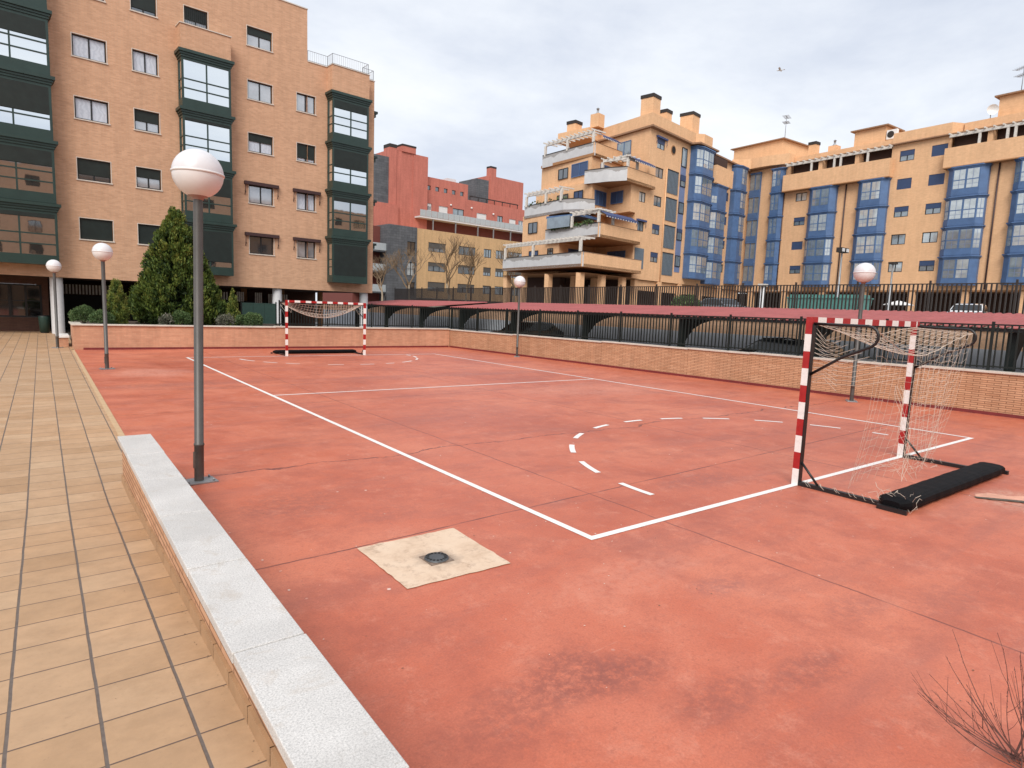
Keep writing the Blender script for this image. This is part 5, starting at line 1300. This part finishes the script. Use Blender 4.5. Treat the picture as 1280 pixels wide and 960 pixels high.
ac = thing('air_conditioner', 'white air conditioning unit beside the small roof room of the blue bay wing', 'air conditioner', Bw(-28.55,1.9,22.25), -math.pi/2-b1_)
MB().box(-.55,.55,-.2,.2,0,1.0).build('casing', M['white'], ac, bevel=.03)
p = MB(); p.tube([(-.1,-.22,.5),(-.1,-.201,.5)], .36, 20); p.build('fan_grille', M['cap_dark'], ac)
def antenna(label, loc, h, rz):
    r = thing('tv_antenna', label, 'antenna', loc, rz, 'roof antennas')
    p = MB(); p.tube([(0,0,0),(0,0,h)], .035, 6); p.build('mast', M['galv'], r)
    p = MB()
    for zz, L_ in ((h-.1,1.5),(h-.8,1.1)):
        p.tube([(-L_*.4,0,zz),(L_*.6,0,zz)], .03, 5)
        for i in range(7): xx = -L_*.4+L_*i/6; p.tube([(xx,-.4,zz),(xx,.4,zz)], .018, 4)
    p.build('aerial', M['galv'], r)
antenna('thin television aerial on the roof at the inner corner of the ochre buildings', Bw(-42.3,3.0,25.1), 2.9, .3)
antenna('thin television aerial on the roof room at the top right corner of the picture', Bw(-17.6,3.0,24.5), 2.6, 1.0)
ds = thing('satellite_dish', 'pale satellite dish on the roof beside the large roof room, upper right', 'satellite dish', Bw(-19.5,1.9,22.2), -math.pi/2-b1_+.6)
p = MB(); p.tube([(0,0,0),(0,0,.75)], .04, 6); p.build('stand', M['galv'], ds)
p = MB(); nr = 6
for i in range(nr):
    for j in range(20):
        def dq(i_, j_):
            rr = .5*i_/nr; t = 2*math.pi*j_/20; return (rr*math.cos(t), -.28+.32*(rr/.5)**2*-1+.1, .95+rr*math.sin(t))
        p.poly([dq(i,j),dq(i+1,j),dq(i+1,j+1),dq(i,j+1)], True)
p.build('reflector', M['white'], ds)

# ------------------------------------------------------------------ red, ochre and slate block far behind
ac_ = .09; S2 = 45.0
dC = Vector((math.cos(ac_), math.sin(ac_))); PC = Vector((0,75.3))+dC*S2
R3 = thing('apartment_building', 'far red brick block with tower-like stair heads above a yellow and dark slate front', 'building', (PC.x,PC.y,ZB), ac_)
OC = (-S2,-ZB)
hC = []; wC = []
for k_ in range(3):
    z1_ = 11.55-2.9*k_
    for a, b in ((42.65,45.83),(48.23,51.6),(53.3,54.9),(55.84,57.7),(58.6,62)): wC.append((a,b,z1_)); hC.append((a,b,z1_-1.35,z1_))
wS = [(38.9,40.3,11.3-2.9*k_) for k_ in range(3)]
wall = MB(); facade(wall, 40.55, 64, 3.3, 13.35, hC, 0, .22); wall.poly([(64,0,3.3),(64,12,3.3),(64,12,13.35),(64,0,13.35)]); wall.poly([(40.55,0,13.35),(64,0,13.35),(64,12,13.35),(40.55,12,13.35)])
wall.off(-S2,0,-ZB).build('wall', M['yellow'], R3)
wall = MB(); facade(wall, 35.8, 40.545, 2.0, 13.4, [(a,b,z-2.0,z) for a,b,z in wS], -.12, .2); wall.poly([(35.8,12,2),(35.8,-.12,2),(35.8,-.12,13.4),(35.8,12,13.4)]); wall.poly([(35.8,-.12,13.4),(40.545,-.12,13.4),(40.545,12,13.4),(35.8,12,13.4)]); wall.poly([(40.545,-.12,2),(40.545,0,2),(40.545,0,13.4),(40.545,-.12,13.4)])
wall.off(-S2,0,-ZB).build('slate_wall', M['slate'], R3)
for a, b, z_ in wC: window(R3, a, b, z_-1.35, z_, .1, OC, M['frame_black'], M['glass_far'], rnd.choice((0,.2,.4,.6)), plain('grey_roller_shutter', (.12,.11,.10), .7) if (a, z_) == (42.65, 11.55) else bpy.data.materials['grey_roller_shutter'], None, 3, (), .08)
for (a, b, z_), m_ in zip(wS, ('glass_dark','glass_far_pale','glass_dark')): window(R3, a, b, z_-2.0, z_, .0, OC, M['frame_black'], M[m_], 0, None, None, 2, (.5,), .08)
p = MB(); p.box(35.8,64,.3,.6,ZB,3.29); p.off(-S2,0,-ZB).build('shopfront_base', M['cap_dark'], R3)
# balconies stacked to the left of the slate front
for k_ in range(4):
    z_ = 12.5-2.9*k_; p = MB(); p.box(31.5,35.79,.5,2.2,z_-3.0,z_-2.8); o = p.off(-S2,0,-ZB).build('balcony', M['slate'], R3)
    p = MB(); p.box(31.5,35.78,.45,.5,z_-2.8,z_-1.8); p.off(-S2,0,-ZB).build('balustrade', M['rail_glass'], o)
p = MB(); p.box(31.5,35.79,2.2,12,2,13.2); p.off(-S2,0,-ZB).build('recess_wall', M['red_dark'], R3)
p = MB(); p.box(31.5,40.5,5.0,11,13.41,17.1); p.off(-S2,0,-ZB).build('upper_wall', M['red_brick'], R3)
# recessed storey, balcony, red upper storeys
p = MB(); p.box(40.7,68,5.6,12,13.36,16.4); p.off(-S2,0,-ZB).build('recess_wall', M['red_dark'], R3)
p = MB(); p.box(43.6,68.5,3.9,11.5,15.62,15.85); o = p.off(-S2,0,-ZB).build('balcony', M['col_white'], R3)
p = MB(); xx = 43.65
while xx < 68.3: p.box(xx,xx+1.02,3.86,3.9,15.86,16.82); xx += 1.08
p.off(-S2,0,-ZB).build('balustrade', M['rail_glass'], o)
for xx in (46.2,50.6,55.2,58.6,62.5): p = MB(); p.box(xx-.08,xx+.08,4.0,4.16,13.36,15.61); p.off(-S2,0,-ZB).build('balcony_post', M['galv'], R3)
hR = [(46.4,47.2,17.2,18.3),(48.6,50.4,16.2,18.2),(51.4,53.7,16.1,18.2),(56.4,58.6,16.1,18.1),(61.0,62.3,16.1,18.2),(63.8,65.4,16.1,18.0),(66,67.2,16.1,18.0)]
hL = [(46.2+1.65*i,46.95+1.65*i,20.35,21.05) for i in range(5)]
wall = MB(); facade(wall, 45.9, 54.4, 15.9, 22.35, hR+hL, 6.0, .25); facade(wall, 54.4, 68, 15.9, 19.95, hR, 6.0, .25)
wall.poly([(45.9,6,22.35),(54.4,6,22.35),(54.4,12,22.35),(45.9,12,22.35)]); wall.poly([(54.4,6,19.95),(68,6,19.95),(68,12,19.95),(54.4,12,19.95)]); wall.poly([(54.4,6,19.95),(54.4,12,19.95),(54.4,12,22.35),(54.4,6,22.35)]); wall.poly([(68,6,13.4),(68,12,13.4),(68,12,19.95),(68,6,19.95)])
wall.off(-S2,0,-ZB).build('upper_wall', M['red_brick'], R3)
for i, (a, b, c_, d_) in enumerate(hR): window(R3, a, b, c_, d_, 6.12, OC, M['frame_black'] if i % 3 else M['white'], M['glass_far_pale'] if i % 2 else M['glass_far'], (.4,.5,0,.5,0,.4,0)[i], M['white'], None, 2, (), .08)
for a, b, c_, d_ in hL: window(R3, a, b, c_, d_, 6.15, OC, M['frame_black'], M['glass_dark'], 0, None, None, 1, (), .06)
tw_ = MB(); tw_.box(39.3,43.2,5.4,11,13.42,25.1); tw_.box(43.2,45.88,5.3,11,13.42,25.1); tw_.box(41.15,43.55,5.2,8,25.1,25.95); tw_.box(39.0,40.2,5.25,7,13.43,25.35)
tw_.off(-S2,0,-ZB).build('stair_tower', M['red_brick'], R3)
p = MB(); p.box(41.1,43.6,5.15,8.05,25.951,26.2); p.box(38.98,40.22,5.22,7.02,25.351,25.85); p.off(-S2,0,-ZB).build('tower_cap', M['cap_dark'], R3)
p = MB(); p.box(36.6,38.99,5.45,11,17.11,23.9); p.off(-S2,0,-ZB).build('slate_tower_side', M['slate'], R3)
tw_ = MB(); tw_.box(59.7,67.8,7.0,12,19.96,24.9); tw_.box(59.9,61.2,6.9,8,19.97,26.2); tw_.off(-S2,0,-ZB).build('stair_tower', M['red_brick'], R3)
p = MB(); p.box(59.88,61.22,6.88,8.02,26.201,26.5); p.off(-S2,0,-ZB).build('tower_cap', M['cap_dark'], R3)
p = MB(); p.box(57.0,59.69,7.05,12,19.97,24.0); p.off(-S2,0,-ZB).build('slate_tower_side', M['slate'], R3)
p = MB(); p.box(51.3,53.0,7.5,9,22.36,23.15); p.off(-S2,0,-ZB).build('roof_box', M['col_white'], R3)
p = MB(); p.box(55,66,6.2,6.35,20.6,20.75); [p.box(55+1.8*i,55.1+1.8*i,6.2,6.3,19.96,20.6) for i in range(7)]; p.off(-S2,0,-ZB).build('roof_railing', M['cap_dark'], R3)
for xx, zz in ((45.95,18.6),(50.9,18.6),(55.2,18.7),(60,18.3)): p = MB(); p.lathe([(.001,zz-.16),(.16,zz-.1),(.16,zz+.1),(.001,zz+.16)], xx, 5.9, 10); p.off(-S2,0,-ZB).build('wall_light', M['white'], R3)

# ------------------------------------------------------------------ street furniture and small things beyond the railing
fl = thing('floodlight_pole', 'tall slim street pole with twin floodlights in front of the blue bays', 'floodlight', (24,9.6,2.0))
MB().lathe([(.1,0),(.1,.04),(.055,.06),(.035,3.1)], 0, 0, 10).build('pole', M['galv'], fl)
for s in (-1, 1):
    p = MB(); p.box(s*.05,s*.32,-.14,.10,3.02,3.22); o = p.build('floodlight', M['cap_dark'], fl)
    p = MB(); p.box(s*.07,s*.30,-.15,-.141,3.05,3.19); p.build('lens', M['lamp_clear'], o)
sp = thing('street_light', 'short slim street light with flat head beside the blue bays, right of the globe lamp', 'street light', (24,7.5,2.0))
MB().lathe([(.08,0),(.08,.04),(.04,.06),(.03,2.45)], 0, 0, 10).build('pole', M['galv'], sp)
p = MB(); p.box(-.22,.22,-.1,.1,2.45,2.53); p.build('head', M['cap_dark'], sp)
sp = thing('bollard_light', 'pale concrete post with cap at the foot of the ochre buildings, inner corner', 'bollard', (24,13.2,2.0))
MB().lathe([(.1,0),(.1,1.6),(.001,1.6)], 0, 0, 12).build('post', M['col_white'], sp)
p = MB(); p.box(-.22,.22,-.14,.14,1.602,1.72); p.build('cap', M['offwhite'], sp)
for i, (y, lab) in enumerate(((11.3,'teal waste container on the street, left of three behind the railing'),(10.2,'teal waste container on the street, middle of three behind the railing'),(9.1,'teal waste container on the street, right of three nearest the globe lamp'))):
    r = thing('waste_container', lab, 'container', (24.4,y,2.0), math.pi/2, 'teal waste containers')
    p = MB(); p.poly([(-.5,-.42,.18),(.5,-.42,.18),(.56,-.5,1.05),(-.56,-.5,1.05)]); p.poly([(.5,-.42,.18),(.5,.42,.18),(.56,.5,1.05),(.56,-.5,1.05)]); p.poly([(.5,.42,.18),(-.5,.42,.18),(-.56,.5,1.05),(.56,.5,1.05)]); p.poly([(-.5,.42,.18),(-.5,-.42,.18),(-.56,-.5,1.05),(-.56,.5,1.05)]); p.poly([(-.5,-.42,.18),(-.5,.42,.18),(.5,.42,.18),(.5,-.42,.18)])
    p.build('body', M['teal'], r)
    p = MB(); p.prism([(-.6,-.54),(.6,-.54),(.6,.54),(-.6,.54)], 1.052, 1.10); p.prism([(-.5,-.4),(.5,-.4),(.5,.4),(-.5,.4)], 1.101, 1.22); p.build('lid', M['teal'], r)
    for sx in (-.4,.4):
        for sy in (-.33,.33): p = MB(); p.tube([(sx,sy-.03,.09),(sx,sy+.03,.09)], .09, 12); p.build('caster', M['tyre'], r)
um = thing('parasol', 'open white parasol on the street behind the brown railing, above the white car', 'parasol', (47.0,16.2,2.0))
MB().lathe([(.25,0),(.25,.06),(.03,.08),(.03,1.75)], 0, 0, 12).build('pole', M['galv'], um)
MB().lathe([(1.05,1.42),(1.06,1.45),(.55,1.63),(.001,1.78)], 0, 0, 8, False).build('canopy', M['white'], um)

bd = thing('bird', 'small grey bird gliding in the cloudy sky', 'bird', Vector((-3.8645,-3.8303,2.0309))+Vector((.80,.49,.33))*88/1.0, .4)
p = MB(); ringb = [(.001,-.32),(.05,-.26),(.085,-.08),(.08,.08),(.05,.22),(.055,.3),(.03,.38),(.001,.43)]
for k_ in range(len(ringb)-1):
    for j in range(8):
        q_ = lambda rr, yy, jj: (rr*math.cos(2*math.pi*jj/8), yy, rr*math.sin(2*math.pi*jj/8))
        p.poly([q_(*ringb[k_],j),q_(*ringb[k_+1],j),q_(*ringb[k_+1],j+1),q_(*ringb[k_],j+1)], True)
for s in (-1, 1):
    W_ = [(0,.14,.03),(s*.32,.20,.17),(s*.75,.02,.10)]; T_ = [(0,-.10,.03),(s*.32,-.02,.16),(s*.72,-.05,.095)]
    for a in range(2):
        p.poly([W_[a],W_[a+1],T_[a+1],T_[a]]); p.poly([tuple(Vector(v_)-Vector((0,0,.015))) for v_ in (T_[a],T_[a+1],W_[a+1],W_[a])])
p.poly([(-.03,-.28,0),(.03,-.28,0),(.10,-.50,.0),(-.10,-.50,0)]); p.poly([(-.10,-.50,-.01),(.10,-.50,-.01),(.03,-.28,-.02),(-.03,-.28,-.02)])
p.build('body', M['bird'], bd)

# ------------------------------------------------------------------ the block across the garden, behind the camera: it shows mirrored in the lower green bays
R4 = thing('apartment_building', 'beige brick block mirrored in the lower panes of the green bay windows', 'building', (6,-34,0), math.pi+.05)
hh = []
for k_ in range(6):
    for i in range(18):
        x = -50+4.4*i; hh.append((x,x+(1.5 if i % 3 else 2.3),1.2+2.95*k_,2.55+2.95*k_))
wall = MB(); facade(wall, -54, 30, 0, 18.6, hh, 0, .2); wall.poly([(30,0,0),(30,12,0),(30,12,18.6),(30,0,18.6)]); wall.poly([(-54,12,0),(-54,0,0),(-54,0,18.6),(-54,12,18.6)]); wall.poly([(-54,0,18.6),(30,0,18.6),(30,12,18.6),(-54,12,18.6)])
wall.build('wall', M['brick_left'], R4)
for i, (a, b, c_, d_) in enumerate(hh): window(R4, a, b, c_, d_, .1, (0,0), M['frame_black'], M['glass_dark'], (0,.4,1,0,.7)[i*7 % 5], M['shutter'], None, 2, (), .06)
p = MB(); p.box(-54.1,30.1,-.06,.2,18.605,18.7); p.build('parapet_coping', M['pale_sill'], R4)

# ------------------------------------------------------------------ specks lying about: chips of paint, dry leaves, grit along the wall foot
rg = random.Random(19); mb = MB(); mb2 = MB()
def speck(m_, x, y, z, s_):
    a = rg.uniform(0,6.28); k = rg.uniform(.3,.8); P = []
    for i in range(5):
        t = a+6.283*i/5; r_ = s_*rg.uniform(.6,1.1); P.append((x+math.cos(t)*r_, y+math.sin(t)*r_*k, z+rg.uniform(0,.25)*s_))
    m_.poly(P)
for i in range(240): speck(mb, rg.uniform(-2.8,9), rg.uniform(-4,9)*rg.random(), .003, rg.uniform(.004,.013))
for i in range(150):
    speck(mb2, rg.uniform(-2.8,8), rg.uniform(-4,8), .003, rg.uniform(.004,.012))
for i in range(260): y = rg.uniform(-3.5,4); speck(mb2, -2.93+abs(rg.gauss(0,.03)), y, .003, rg.uniform(.003,.012))
for i in range(320): y = rg.uniform(-3.0,22); speck(mb2, WX(y)-.03-abs(rg.gauss(0,.05)), y, .003, rg.uniform(.006,.025))
for i in range(110): y = rg.uniform(-3.4,4); speck(mb2, -3.25-abs(rg.gauss(0,.02)), y, pz(y)+.006, rg.uniform(.002,.005))
for i in range(120): y = rg.uniform(-3.4,14); speck(mb2, rg.uniform(-6,-3.3), y, pz(y)+.006, rg.uniform(.002,.006))
tag(mb.build('paint_chips', plain('pale_chip', (.72,.60,.52), .8, var=.2)), 'tiny pale chips scattered over the red court', 'debris', None, 'stuff')
tag(mb2.build('dry_litter', plain('dry_leaf_bits', (.17,.11,.07), .9, var=.5, scale=40)), 'tiny dark dry bits along the wall feet and over the paving', 'debris', None, 'stuff')
